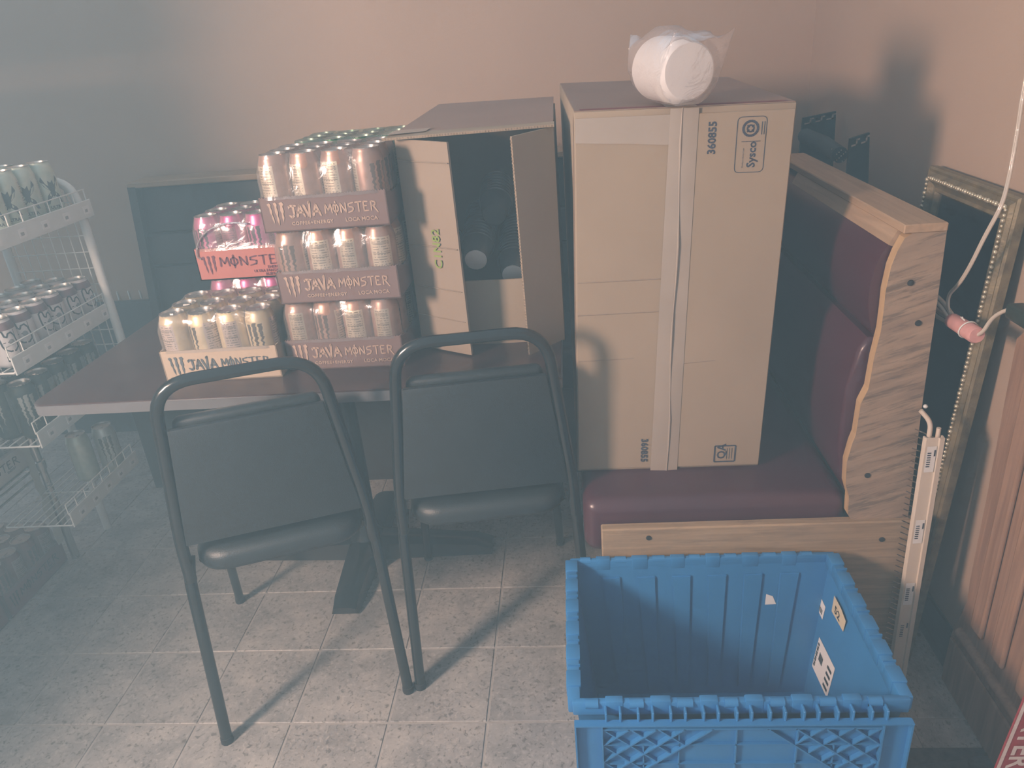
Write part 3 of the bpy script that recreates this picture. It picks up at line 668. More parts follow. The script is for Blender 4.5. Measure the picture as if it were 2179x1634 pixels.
# ================================================================== opened cup carton on the table
def cup_carton():
    ox, oy, oz = .045, .66, .75; x0, x1, y0, y1, z1 = -.122, .214, .425, .885, 1.236; tk = .005
    t = thing('cardboard_carton', 'opened kraft carton of cup sleeves lying on the table', 'box', (ox, oy, oz))
    def bx(a, b): return bm_box(NB(), (a[0] - ox, a[1] - oy, a[2] - oz), (b[0] - ox, b[1] - oy, b[2] - oz))
    obj('side_panel', bx((x0, y0, oz), (x0 + tk, y1, z1)), m_card, t); obj('side_panel', bx((x1 - tk, y0, oz), (x1, y1, z1)), m_card, t)
    obj('bottom_panel', bx((x0 + tk, y0, oz), (x1 - tk, y1, oz + tk)), m_cardin, t); obj('rear_panel', bx((x0 + tk, y1 - tk, oz + tk), (x1 - tk, y1, z1)), m_cardin, t)
    V = lambda *p: Vector((p[0] - ox, p[1] - oy, p[2] - oz))
    def slab(name, q, tt, m):
        b = NB(); bm_slab(b, q, tt); o = obj(name, b, m, t); return o
    # top with its flap carried straight on over the opening
    obj('top_panel', bm_hex(NB(), [V(x0, y0, z1 - tk), V(x1, y0, z1 - tk), V(x1 - .003, y1, z1 + .012), V(x0 + .03, y1, z1 + .016), V(x0, y0, z1), V(x1, y0, z1), V(x1 - .003, y1, z1 + .017), V(x0 + .03, y1, z1 + .021)]), m_cardtop, t)
    slab('top_flap', [V(x0 - .004, y0, z1 - tk), V(x1 + .002, y0, z1 - tk), V(x1 + .002, y0 - .018, z1 - tk - .004), V(x0 - .018, y0 - .040, z1 - tk - .004)], (0, 0, tk), m_card)
    b = NB(); N = 60
    for k in range(N):
        s = k / N; e = (k + .55) / N; A, Bq = V(x0 - .018, y0 - .0404, z1 - .0085), V(x1 + .002, y0 - .0184, z1 - .0085); 
        p, q = A.lerp(Bq, s), A.lerp(Bq, e); b.faces.new([b.verts.new(v) for v in (p, q, q + Vector((0, 0, .004)), p + Vector((0, 0, .004)))])
    obj('flute_edge', b, m_flute, t)
    # left flap swung part open, right flap swung further
    slab('side_flap', [V(x0, y0 - .002, oz + .004), V(x0 + .125, y0 - .075, oz + .004), V(x0 + .120, y0 - .066, z1 - .018), V(x0, y0 - .002, z1 - .010)], (.003, .0045, 0), m_card2)
    slab('side_flap', [V(x1, y0 - .002, oz + .004), V(x1 - .078, y0 - .092, oz + .004), V(x1 - .082, y0 - .088, z1 - .014), V(x1, y0 - .002, z1 - .010)], (-.003, .0045, 0), m_card)
    b = NB(); A, Bq = V(x1 - .078, y0 - .0925, oz + .004), V(x1 - .082, y0 - .0885, z1 - .014); N = 70
    for k in range(N):
        p, q = A.lerp(Bq, k / N), A.lerp(Bq, (k + .55) / N); b.faces.new([b.verts.new(v) for v in (p, p + Vector((-.004, .003, 0)), q + Vector((-.004, .003, 0)), q)])
    obj('flute_edge', b, m_flute, t)
    slab('bottom_flap', [V(x0 + .02, y0 + .006, oz + .006), V(x1 - .012, y0 + .006, oz + .006), V(x1 - .012, y0 + .012, oz + .150), V(x0 + .02, y0 + .012, oz + .152)], (0, .005, 0), m_card)
    for z in (z1 - .055, z1 - .235, z1 - .33, z1 - .40):
        b = NB(); bm_tube(b, [V(x0 + .004, y0 - .0055, z), V(x0 + .118, y0 - .071, z - .004)], .0012, 6); obj('crease', b, m_card2, t, 60)
    b = NB(); b.faces.new([b.verts.new(p) for p in (V(x0 - .012, y0 - .028, z1 + .0012), V(x0 + .07, y0 - .012, z1 + .0012), V(x0 + .075, y0 + .03, z1 + .0035), V(x0 + .0, y0 + .03, z1 + .0035))]); obj('tape_strip', b, m_tape, t)
    # faint green marking on the left flap
    b = NB()
    bm_text(b, 'C1N82', .030, lambda a, c: V(x0 + .078, y0 - .0475, oz + .20) + Vector((-c * .86, c * .50 - .001, a)), bold=.0004); obj('green_marking', b, plain('green_marker', (.20, .28, .06), .8), t)
    return t
cup_carton()
# sleeves of nested cups inside: bottoms toward the opening
def cup_sleeve(label, x, y, z, rx, white, n=12, r=.040, rz=0):
    t = thing('cup_sleeve', label, 'cups', (x, y, z), 0, 'cup sleeves inside the opened carton')
    holder = []
    for k in range(n):
        b = NB(); s = k * .0145
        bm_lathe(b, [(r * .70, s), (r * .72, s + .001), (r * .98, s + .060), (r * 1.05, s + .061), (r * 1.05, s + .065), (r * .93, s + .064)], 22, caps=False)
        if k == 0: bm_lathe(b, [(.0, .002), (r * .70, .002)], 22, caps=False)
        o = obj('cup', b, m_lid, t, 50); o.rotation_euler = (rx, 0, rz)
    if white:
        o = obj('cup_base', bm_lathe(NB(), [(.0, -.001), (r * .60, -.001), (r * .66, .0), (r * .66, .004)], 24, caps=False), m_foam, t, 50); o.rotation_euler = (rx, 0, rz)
        o.data.materials[0] = m_foam
    return t
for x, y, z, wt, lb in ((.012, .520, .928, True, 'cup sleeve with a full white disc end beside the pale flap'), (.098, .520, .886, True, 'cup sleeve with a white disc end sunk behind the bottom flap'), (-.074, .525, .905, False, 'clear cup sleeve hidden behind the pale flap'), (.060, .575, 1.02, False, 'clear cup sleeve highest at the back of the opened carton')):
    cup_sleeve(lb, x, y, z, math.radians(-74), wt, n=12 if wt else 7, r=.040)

# ================================================================== bagged bowls on the big carton
def bag():
    cx, cy, cz = .462, .36, 1.262; r = .056
    t = thing('bowl_sleeve', 'clear bag of nested white foam bowls on the tall carton', 'bowls', (cx, cy, cz))
    ax = Vector((-.30, .95, .03)).normalized(); C0 = Vector((.002, -.108, r + .001))
    rot = Vector((0, 0, 1)).rotation_difference(ax).to_euler()
    for k in range(6):
        s = k * .018
        b = bm_lathe(NB(), [(.0, s), (r * .84, s), (r * .90, s + .003), (r * 1.0, s + .034), (r * 1.03, s + .036), (r * 1.0, s + .038)], 32, caps=False)
        obj('bowl', b, m_foam, t, 40, loc=C0, rot=rot)
    # bag: loose skin around the stack, flared to two ears at the top of each end
    b = NB(); n = 36; rings = []; rnd = random.Random(5)
    side = ax.cross(Vector((0, 0, 1))).normalized(); upv = side.cross(ax).normalized()
    for s, rr, cl, ht, wd in ((-.030, 1.0, 1.0, .114, .058), (-.020, 1.0, .62, .114, .060), (-.006, 1.05, .12, .105, .06), (.0, 1.07, 0, 0, 0), (.04, 1.09, 0, 0, 0), (.07, 1.10, 0, 0, 0), (.105, 1.10, 0, 0, 0), (.135, 1.08, .05, .1, .06), (.155, 1.02, .45, .112, .055), (.170, 1.0, 1.0, .112, .055)):
        row = []
        for k in range(n):
            a = 2 * PI * k / n; u, v = math.cos(a) * r * rr, math.sin(a) * r * rr
            if v > 0: v *= 1.16 + .10 * math.sin(3 * a + s * 30); u *= 1 + .22 * math.sin(a)
            # ends gather into a crimped seam carried up above the stack
            u = u * (1 - cl) + cl * (math.cos(a) * wd + .012); v = v * (1 - cl) + cl * (ht - r + .008 * math.cos(a * 2 + s))
            j = rnd.uniform(-.0010, .0010) + (.0025 * math.sin(7 * a + s * 60) if v > 0 else 0)
            p = C0 + ax * s + side * (u + j) + upv * (v + j)
            p.z = max(p.z, .001); row.append(b.verts.new(p))
        rings.append(row)
    for A, B in zip(rings, rings[1:]):
        for k in range(n): b.faces.new((A[k], A[(k + 1) % n], B[(k + 1) % n], B[k]))
    obj('plastic_bag', b, m_film2, t, 60)
bag()

# ================================================================== blue tote
def tote():
    ox, oy = .482, -.086; t = thing('storage_tote', 'blue plastic tote with hinged lid edges open on the floor', 'tote', (ox, oy, 0))
    X, Y, H = .273, .190, .37; bx_, by_ = .235, .157; tk = .004
    def P(u, v, z, ins=0):   # u,v in -1..1 on the tapered shell
        f = z / H; return Vector((u * (bx_ + (X - bx_) * f - ins), v * (by_ + (Y - by_) * f - ins), z))
    for nm, (a, c) in (('rear_wall', ((-1, 1), (1, 1))), ('front_wall', ((-1, -1), (1, -1))), ('end_wall', ((-1, -1), (-1, 1))), ('end_wall', ((1, -1), (1, 1)))):
        b = NB(); bm_hex(b, [P(*a, .008), P(*c, .008), P(*c, .008, tk), P(*a, .008, tk), P(*a, H - .02), P(*c, H - .02), P(*c, H - .02, tk), P(*a, H - .02, tk)]); obj(nm, b, m_blue, t)
    obj('bottom', bm_box(NB(), (-bx_, -by_, .0), (bx_, by_, .010), .004), m_blue, t)
    for k in range(2): obj('bottom_rib', bm_box(NB(), (-bx_ * .9, -by_ + .03 + k * .02, .010), (bx_ * .9, -by_ + .034 + k * .02, .014)), m_blue, t)
    # raised vertical panels inside the rear wall
    for k in range(6):
        u0 = -.80 + k * .285; u1 = u0 + .155; zt = H - .045
        b = NB(); q = [P(u0 + .02, 1, .03, tk), P(u1 - .02, 1, .03, tk), P(u1, 1, zt, tk), P(u0, 1, zt, tk)]; bm_slab(b, q, (0, -.005, 0)); bmesh.ops.bevel(b, geom=b.edges[:], offset=.002, segments=2, affect='EDGES'); obj('wall_rib', b, m_blue, t, 40)
    # rim
    def rim_run(name, fn, n, pat, wdt=.016, ht=.026):
        pass
    b = NB()
    bm_box(b, (-X - .004, Y - .006, H - .034), (X + .004, Y + .006, H - .004), .003); obj('rim', b, m_blue, t, 40)
    b = NB(); bm_box(b, (-X - .004, -Y - .006, H - .034), (X + .004, -Y + .006, H - .004), .003); obj('rim', b, m_blue, t, 40)
    for s in (-1, 1):
        b = NB(); bm_box(b, (s * X - .012, -Y, H - .034), (s * X + .010, Y, H - .004), .003); obj('rim', b, m_blue, t, 40)
    # hinge knuckles and sockets along the two long rims
    for s in (1, -1):
        x = -X + .018; k = 0
        wds = [.022, .030, .024, .034, .026, .030] 
        while x < X - .03:
            wv = wds[k % 6]; b = NB()
            if k % 2 == 0:
                bm_tube(b, [(x, s * (Y + .002), H - .010), (x + wv, s * (Y + .002), H - .010)], .0085, 12); obj('hinge_knuckle', b, m_blue, t, 50)
                x += wv + .012
            else:
                bm_box(b, (x, s * Y - .007, H - .03), (x + wv, s * Y + .007, H - .001), .002, 2); obj('hinge_block', b, m_blue, t, 40)
                x += wv + .010
            k += 1
    for s in (-1, 1):
        for k in range(6):
            y = -Y + .03 + k * .062; b = NB(); bm_box(b, (s * X - .014, y, H - .03), (s * X + .012, y + .036, H - .001), .002, 2); obj('rim_block', b, m_blue, t, 40)
            if k < 5: obj('rim_rib', bm_box(NB(), (s * X - .011, y + .046, H - .006), (s * X + .011, y + .049, H - .001)), m_blue, t)
    # lid half hanging down over the front
    fy = -Y - .020; z1, z0 = H - .030, .045; xw = X + .002
    obj('lid_panel', bm_box(NB(), (-xw, fy, z0), (xw, fy + .003, z1), .001, 1), m_blue, t)
    def rib(a, c, dp=.008, wd=.0028):
        a, c = Vector(a), Vector(c); d = (c - a).normalized(); n = Vector((-d.y, d.x)) * wd / 2
        q = [a - n, c - n, c + n, a + n]; b = NB(); bm_slab(b, [(p.x, fy, p.y) for p in q], (0, -dp, 0)); obj('lid_rib', b, m_blue, t)
    for x in (-xw + .0014, -xw + .046, xw - .046, xw - .0014): rib((x, z0), (x, z1), .011)
    rib((-xw, z1 - .001), (xw, z1 - .001), .012); rib((-xw + .046, z1 - .012), (xw - .046, z1 - .012), .009)
    for z in (z1 - .052, z1 - .098, z1 - .150, z1 - .20): rib((-xw + .046, z), (xw - .046, z), .006, .0022)
    for x in (-.10, -.005, .095): rib((x, z1 - .15), (x, z1 - .012), .006, .0022)
    for x in (-.16, .155): rib((x, z0), (x, z1 - .052), .006, .0022)
    for s in (-1, 1):    # diagonal lattice in the corners
        cx, zt, D = s * (xw - .046), z1 - .012, .185
        G_ = lambda p_, q_: (cx - s * p_, zt - q_)
        for d in (.0463, .0925, .1388, D): rib(G_(0, d * .85), G_(d, 0), .009, .0026)
        for o_ in (-.0925, -.0463, 0, .0463, .0925):
            a_ = (0, -o_ * .85) if o_ < 0 else (o_, 0); rib(G_(*a_), G_((D + o_) / 2, .85 * (D - o_) / 2), .008, .0024)
    # small hinge loops joining lid and rim
    x = -X + .05; k = 0
    while x < X - .03:
        obj('lid_hinge', bm_box(NB(), (x, fy - .004, H - .035), (x + .004, fy + .016, H - .010), .001, 1), m_blue, t); x += .030 if k % 2 else .024; k += 1
    # stickers
    q = [P((.636 - ox) / .285, 1, .245, tk + .0008), P((.662 - ox) / .285, 1, .246, tk + .0008), P((.652 - ox) / .285, 1, .266, tk + .0008), P((.636 - ox) / .285, 1, .272, tk + .0008)]
    b = NB(); b.faces.new([b.verts.new(p) for p in q]); st = tag(obj('sticker', b, m_paper, t), 'torn white paper sticker')
    def side_sticker(y0, y1, za, zb, m, lab, slant=0):
        G = lambda y, z: P(1, (y - oy) / (by_ + (Y - by_) * z / H), z, tk + .0009)
        b = NB(); b.faces.new([b.verts.new(G(*p)) for p in ((y0, za), (y1, za + slant), (y1, zb + slant), (y0, zb))]); return tag(obj('sticker', b, m, t), lab), G
    st, G = side_sticker(.112, .068, .222, .256, m_paper, 'small white barcode sticker')
    b = NB()
    for k in range(6): y = .104 - k * .005; b.faces.new([b.verts.new(G(*p) - Vector((.0008, 0, 0))) for p in ((y, .228), (y - .0025, .228), (y - .0025, .24), (y, .24))])
    obj('print', b, m_ink, st)
    st, G = side_sticker(.062, -.038, .098, .180, m_paper, 'large white shipping label', .008)
    b = NB()
    for k in range(9): 
        z = .108 + k * .007; b.faces.new([b.verts.new(G(*p) - Vector((.0008, 0, 0))) for p in ((.058, z), (.050, z), (.050, z + (.004 if k % 2 else .0055)), (.058, z + (.004 if k % 2 else .0055)))])
    for k in range(7): y = .040 - k * .0032; b.faces.new([b.verts.new(G(*p) - Vector((.0008, 0, 0))) for p in ((y, .138), (y - .0018, .138), (y - .0018, .158), (y, .158))])
    for k in range(4): z = .112 + k * .016; b.faces.new([b.verts.new(G(*p) - Vector((.0008, 0, 0))) for p in ((-.006, z), (-.030, z + .002), (-.030, z + .009), (-.006, z + .007))])
    obj('print', b, m_ink, st)
    b = NB(); G2 = lambda y, z: Vector((X + .0105 - .022 * (1 - (z - .29) / .04), y - oy, z)) if False else Vector((X - .0148, y - oy, z))
    b.faces.new([b.verts.new(Vector((X - .0150, y - oy, z))) for y, z in ((.034, .272), (-.034, .280), (-.040, .312), (-.010, .318), (.030, .316))]); st = tag(obj('sticker', b, m_tan, t), 'masking tape marked 52')
    b = NB(); bm_text(b, '52', .026, lambda a, c: Vector((X - .0158, .020 - a * 1.2 - oy, .284 + c)), bold=.0003); obj('print', b, m_ink, st)
tote()

# ================================================================== things by the right wall
def gold_frame():
    t = thing('picture_frame', 'tall ornate gold frame leaning on the tan wall beside the bench', 'frame', (.985, .345, 0))
    W, H, bw = .36, 1.075, .052; yaw = Matrix.Rotation(math.atan2(.060, H), 4, 'Y')
    g = bpy.data.objects
    def T(y, z, x): return yaw @ Vector((x, y, z))
    def stile(y0, z0, y1, z1):
        return [(y0, z0), (y1, z1)]
    prof = [(0, 0), (0, .016), (.004, .020), (.010, .018), (.016, .024), (.026, .026), (.034, .018), (.040, .016), (.046, .018), (.052, .008), (.052, 0)]   # (inset from outer edge, depth toward room)
    cor = [(-W / 2, 0.0), (W / 2, 0.0), (W / 2, H), (-W / 2, H)]
    for k in range(4):
        a, c = Vector(cor[k]), Vector(cor[(k + 1) % 4]); ce = Vector((0, H / 2)); b = NB(); ra, rb = [], []
        for ins, dp in prof:
            f = lambda p: Vector((p.x - math.copysign(ins, p.x), p.y - (ins if p.y > H / 2 else -ins)))
            pa, pc = f(a), f(c); ra.append(b.verts.new(T(pa.x, pa.y, -dp))); rb.append(b.verts.new(T(pc.x, pc.y, -dp)))
        n = len(prof)
        for i in range(n - 1): b.faces.new((ra[i], ra[i + 1], rb[i + 1], rb[i]))
        b.faces.new(ra); b.faces.new(rb)
        obj('rail' if k % 2 == 0 else 'stile', b, m_gold, t, 30)
        # bead moulding
        b = NB(); pa, pc = Vector((a.x - math.copysign(.021, a.x), a.y - (.021 if a.y > H / 2 else -.021))), Vector((c.x - math.copysign(.021, c.x), c.y - (.021 if c.y > H / 2 else -.021)))
        ln = (pc - pa).length; nb = int(ln / .0095)
        for i in range(nb):
            p = pa.lerp(pc, (i + .5) / nb); q = T(p.x, p.y, -.0265); bmesh.ops.create_icosphere(b, subdivisions=1, radius=.0038 + .0008 * ((i * 7) % 3), matrix=Matrix.Translation(q))
        bo = obj('bead_moulding', b, m_goldbead, t, 80); bo['kind'] = 'stuff'
    b = NB(); bm_slab(b, [T(y, z, -.004) for y, z in ((-W / 2 + bw - .004, bw - .004), (W / 2 - bw + .004, bw - .004), (W / 2 - bw + .004, H - bw + .004), (-W / 2 + bw - .004, H - bw + .004))], (.003, 0, 0)); obj('dark_picture', b, m_canvas, t)
gold_frame()

def shelf_rail():
    t = thing('wire_shelf', 'cream wire shelf stood on end beside the wooden end panel', 'shelf', (.925, .098, 0)); tl = Matrix.Rotation(math.radians(-.8), 4, 'Y')
    b = NB(); prof = [(-.017, -.004), (-.016, -.007), (.007, -.006), (.008, -.010), (.017, -.009), (.018, .004), (.015, .004), (.014, -.005), (-.014, -.003), (-.015, .004), (-.018, .004)]
    bm_prism(b, prof, lambda u, v, d: tl @ Vector((u, v, d)), .006, .640); obj('price_rail', b, m_ivory, t, 30)
    obj('rod', bm_tube(NB(), [tl @ Vector(p) for p in ((.010, .006, .02), (.010, .006, .655))], .0042, 10), m_ivory, t, 50)
    obj('rod', bm_tube(NB(), fillet([tl @ Vector(p) for p in ((-.006, .006, .02), (-.006, .006, .668), (-.024, .016, .690))], .02, 5), .0046, 10), m_ivory, t, 50)
    obj('rod_tip', bm_lathe(NB(), [(0, -.004), (.003, -.003), (.0045, 0), (.003, .003), (0, .004)], 10, tl @ Vector((-.018, .012, .700)), caps=False), m_white, t, 60)
    for k in range(44):
        z = .03 + k * .0142; obj('wire', bm_tube(NB(), [tl @ Vector((.008, .010, z - .010)), tl @ Vector((-.030 - .0 * k, .014, z + .010))], .0013, 5), m_chrome, t, 60)
    for k, z in enumerate((.565, .395, .235, .135)):
        b = NB(); b.faces.new([b.verts.new(tl @ Vector(p)) for p in ((-.013, -.0082, z), (.005, -.0078, z), (.005, -.0078, z + .058), (-.013, -.0082, z + .058))]); s = obj('price_tag', b, m_paper if k < 3 else m_ivory, t)
        b = NB()
        for i in range(7): b.faces.new([b.verts.new(tl @ Vector(p)) for p in ((-.011, -.0088, z + .012 + i * .005), (-.004, -.0086, z + .012 + i * .005), (-.004, -.0086, z + .0145 + i * .005), (-.011, -.0088, z + .0145 + i * .005))])
        b.faces.new([b.verts.new(tl @ Vector(p)) for p in ((.001, -.0086, z + .036), (.004, -.0085, z + .036), (.004, -.0085, z + .05), (.001, -.0086, z + .05))]); obj('print', b, m_inkblue, s)
shelf_rail()

def cord():
    t = thing('extension_cord', 'clear lamp cord with a pink taped coil hanging before the gold frame', 'cord', (.955, .15, .85)); O = Vector((.955, .15, .85))
    def X(l, x=.955): return [Vector(p) - O for p in l]
    pts = [(1.055, .02, 2.55), (1.05, .10, 1.9), (.992, .150, 1.42), (.985, .143, 1.256), (.985, .137, 1.176), (.982, .131, 1.115), (.965, .105, 1.078), (.955, .125, 1.015), (.952, .142, .968), (.950, .165, .925), (.95, .200, .890), (.95, .196, .866), (.95, .170, .850)]
    pp = fillet(X(pts), .03, 4); b = NB(); bm_tube(b, [p + Vector((0, .0022, 0)) for p in pp], .0025, 8); bm_tube(b, [p + Vector((0, -.0022, 0)) for p in pp], .0025, 8); obj('cord_strand', b, m_cordm, t, 60)
    lp = [(.95, .172, .850), (.95, .215, .862), (.95, .252, .866), (.95, .268, .858), (.95, .262, .844), (.95, .225, .838), (.95, .180, .842)]
    for dz in (0, .006): obj('coil_loop', bm_tube(NB(), fillet([p + Vector((-.004 + dz, 0, dz)) for p in X(lp)], .012, 4), .0038, 8), m_cordm, t, 60)
    obj('taped_bundle', bm_tube(NB(), X([(.95, .176, .849), (.95, .17, .8485), (.95, .082, .853), (.95, .078, .8535)]), [.011, .014, .0155, .013], 16), m_pink, t, 50)
    ring = [Vector((.95 + .0165 * math.cos(a), .112 + .004 * math.cos(a + 1), .852 + .0165 * math.sin(a))) - O for a in [2 * PI * k / 18 for k in range(18)]]
    obj('tie_wrap', bm_tube(NB(), ring, .0014, 6, closed=True), m_white, t, 60)
    obj('tie_tail', bm_tube(NB(), X([(.945, .118, .868), (.94, .124, .873), (.938, .114, .876)]), .0012, 6), m_white, t, 60)
    obj('cord_tail', bm_tube(NB(), fillet(X([(.95, .085, .850), (.955, .072, .862), (.96, .060, .895), (.965, .036, .915), (.97, .02, .922)]), .02, 4), .0034, 8), m_cordm, t, 60)
    b = bm_box(NB(), *[Vector(p) - O for p in ((.955, -.055, .908), (.985, .022, .934))], .006, 3); obj('plug', b, m_plug, t, 40)
    obj('dark_cord', bm_tube(NB(), fillet(X([(.97, -.05, .921), (.985, -.16, .93), (1.02, -.40, 1.1), (1.058, -.46, 1.16)]), .05, 4), .004, 8), m_plug, t, 60)
cord()

def wall_post():
    t = thing('wooden_panel', 'reddish brown wooden panel with stepped foot on the tan wall', 'panel', (1.045, .10, 0))
    prof = [(.118 - .10, .0), (.126 - .10, .02), (.120 - .10, .128), (.10 - .10, .20), (.090 - .10, .245), (.096 - .10, .29), (.100 - .10, .50), (.108 - .10, .70), (.112 - .10, .83), (.085 - .10, .86), (-.40, .86), (-.40, 0)]
    b = bm_prism(NB(), prof, lambda u, v, d: (d, u, v), -.006, .0165); obj('board', b, m_postw, t)
    for y in (-.07, -.15, -.24): obj('batten', bm_box(NB(), (-.016, y - .022, .21), (-.006, y + .022, .86), .006, 2), m_postw, t)
    obj('plinth', bm_box(NB(), (-.014, -.40, 0), (-.006, .012, .125), .004, 2), m_postw, t)
    obj('plinth_roll', bm_tube(NB(), [(-.008, -.40, .160), (-.008, -.012, .160)], .012, 12), m_postw, t, 60)
wall_post()

# dark decorated pieces standing in the gap behind the bench
def key_panel(label, q, marks):
    """upright dark board, q = bottom-left, bottom-right, top-right, top-left"""
    o = Vector(q[0]); t = thing('decor_board', label, 'board', o); q = [Vector(p) - o for p in q]
    b = NB(); n = (q[1] - q[0]).cross(q[3] - q[0]).normalized(); bm_slab(b, q, n * -.010); obj('board', b, m_teal, t)
    b = NB(); L_ = (q[2] - q[3]); hgt = (q[3] - q[0]).normalized()
    for k in range(marks):
        a = q[3] + L_ * ((k + .18) / marks); sx = L_ / marks
        for u0, u1, v0, v1 in ((0, .62, -.020, -.016), (.45, .62, -.020, -.006), (.45, .85, -.009, -.005)):
            b.faces.new([b.verts.new(a + sx * u + hgt * v + n * .001) for u, v in ((u0, v0), (u1, v0), (u1, v1), (u0, v1))])
    obj('key_border', b, m_tealmark, t); return t
key_panel('dark teal board with key border by the wall corner', [(.94, 1.20, .85), (1.05, 1.20, .85), (1.040, 1.20, 1.128), (.945, 1.20, 1.116)], 3)
key_panel('dark teal board with key border behind the bench cap', [(.918, .70, .80), (.985, .70, .80), (.957, .70, 1.129), (.893 + .02, .70, 1.118)], 2)
def rolled_mat():
    t = thing('rolled_textile', 'dark rolled textile with beaded end lying along the bench cap', 'textile', (.935, 1.0, 1.046))
    o = Vector((.935, 1.0, 1.046)); b = NB()
    bm_tube(b, [(0.012, .17, .022), (.010, .0, .022), (-.008, -.20, .020)], [.022, .022, .020], 14); obj('roll', b, m_teal, t, 60)
    b = NB()
    for i in range(6):
        for j in range(4):
            bmesh.ops.create_icosphere(b, subdivisions=1, radius=.0018, matrix=Matrix.Translation(Vector((-.021 + i * .005, -.204 + .010 * j * (0 if i else 1) + .004 * j, .004 + .032 * ((j * 3 + i) % 7) / 7))))
    bo = obj('bead_fringe', b, m_tealmark, t, 80); bo['kind'] = 'stuff'
rolled_mat()

# floor mats at the lower right
def mats():
    t = thing('ribbed_mat', 'dark ribbed floor mat beside the blue tote', 'mat', (.96, -.42, 0))
    obj('backing', bm_box(NB(), (-.10, -.36, 0), (.095, .345, .004), .001, 1), m_mat, t)
    for k in range(24):
        y = -.35 + k * .029; obj('rib', bm_hex(NB(), [(-.099, y - .02, .004), (-.099, y - .012, .004), (.094, y + .018, .004), (.094, y + .010, .004), (-.099, y - .019, .007), (-.099, y - .013, .007), (.094, y + .017, .007), (.094, y + .011, .007)]), m_mat, t)
mats()
def red_mat():
    O = Vector((.93, -.30, .008)); t = thing('logo_sign', 'red board with white border and white capital letters', 'sign', O)
    F = lambda u, v, d=0: Vector((.884 + .0965 * v + u, -.30 - d, .008 + v)) - O
    b = NB(); bm_slab(b, [F(0, 0), F(.070, 0), F(.070, .47), F(0, .47)], (0, .004, 0)); obj('board', b, m_red, t)
    b = NB(); b.faces.new([b.verts.new(F(u, v, .0008)) for u, v in ((0, 0), (.006, 0), (.006, .47), (0, .47))]); b.faces.new([b.verts.new(F(u, v, .0008)) for u, v in ((.006, .462), (.07, .462), (.07, .47), (.006, .47))]); obj('border', b, m_redw, t)
    b = NB(); bm_text(b, 'WATER', .050, lambda a, c: F(.014 + c, .392 - a * 1.0, .0012), bold=.0010); obj('lettering', b, m_redw, t)
red_mat()

# ================================================================== white merchandiser rack on the left
def white_rack():
    X0, X1, Y0, Y1 = -1.375, -1.118, .392, .812
    t = thing('display_rack', 'white wire display rack of drink cans beside the table', 'rack', ((X0 + X1) / 2, (Y0 + Y1) / 2, 0)); O = Vector(((X0 + X1) / 2, (Y0 + Y1) / 2, 0))
    for y in (Y1,):
        pts = [(X1, y, .535), (X1, y, 1.145), (X0, y, 1.145), (X0, y, 0)] if y == Y1 else [(X0 + .02, y, 0), (X0 + .02, y, 1.145), (X0, y + .012, 1.145), (X0, y + .012, 0)]
        obj('end_frame', bm_tube(NB(), fillet([Vector(p) - O for p in pts], .075, 8), .0125, 12), m_white, t, 60)
    for k in range(1, 9):
        x = X0 + (X1 - X0) * k / 9; obj('grid_wire', bm_tube(NB(), [Vector((x, Y1, .535)) - O, Vector((x, Y1, 1.14)) - O], .0016, 6), m_white, t, 60)
    for k in range(1, 13):
        z = .52 + k * .047; obj('grid_wire', bm_tube(NB(), [Vector((X0, Y1, z)) - O, Vector((X1, Y1, z)) - O], .0016, 6), m_white, t, 60)
    levels = []
    for z, xf, ya, yb in ((1.052, -1.100, Y0, .835), (.758, -1.128, .385, .815), (.545, -1.15, .402, .80), (.272, -1.178, .44, .792)):
        for q in range(9):
            xx = X0 + (xf - X0) * q / 8; obj('shelf_wire', bm_tube(NB(), [Vector((xx, ya, z - .002)) - O, Vector((xx, yb, z - .002)) - O], .0018, 6), m_white, t, 60)
        for q in range(3):
            yy = ya + (yb - ya) * q / 2; obj('shelf_wire', bm_tube(NB(), [Vector((X0, yy, z - .005)) - O, Vector((xf, yy, z - .005)) - O], .0025, 6), m_white, t, 60)
        lip = obj('price_rail', bm_box(NB(), *[Vector(p) - O for p in ((xf, ya, z - .012), (xf + .004, yb, z + .034))], .001, 1), m_white, t)
        for q in range(5):
            yy = ya + .05 + q * (yb - ya - .08) / 4; b = bm_box(NB(), *[Vector(p) - O for p in ((xf + .004, yy - .014, z - .002), (xf + .0048, yy + .014, z + .020))]); tg = obj('price_tag', b, m_paper, lip)
            b = bm_box(NB(), *[Vector(p) - O for p in ((xf + .0048, yy - .008, z + .004), (xf + .0052, yy + .004, z + .012))])
            obj('price_print', b, m_pgrey, lip)
        r = NB(); bm_tube(r, [Vector((xf, ya, z + .062)) - O, Vector((xf, yb - .01, z + .062)) - O], .0018, 6); obj('guard_rail', r, m_white, t, 60)
        n = 8
        for q in range(n + 1):
            yy = ya + (yb - ya - .012) * q / n; obj('guard_post', bm_tube(NB(), [Vector((xf, yy, z + .03)) - O, Vector((xf, yy, z + .062)) - O], .0016, 6), m_white, t, 60)
        levels.append((z, xf, ya, yb))
    return levels
LV = white_rack()
def shelf_can(mesh, lid, loc, rz, label, group, name='drink_can', prints=None):
    t = thing(name, label, 'can', loc, rz, group); obj('body', mesh, None, t); obj('lid', lid, None, t)
    if prints: prints(t)
    return t
def wrapmap(r, a0=0):
    return lambda u, v: (r * math.cos(a0 + u / r), r * math.sin(a0 + u / r), v)
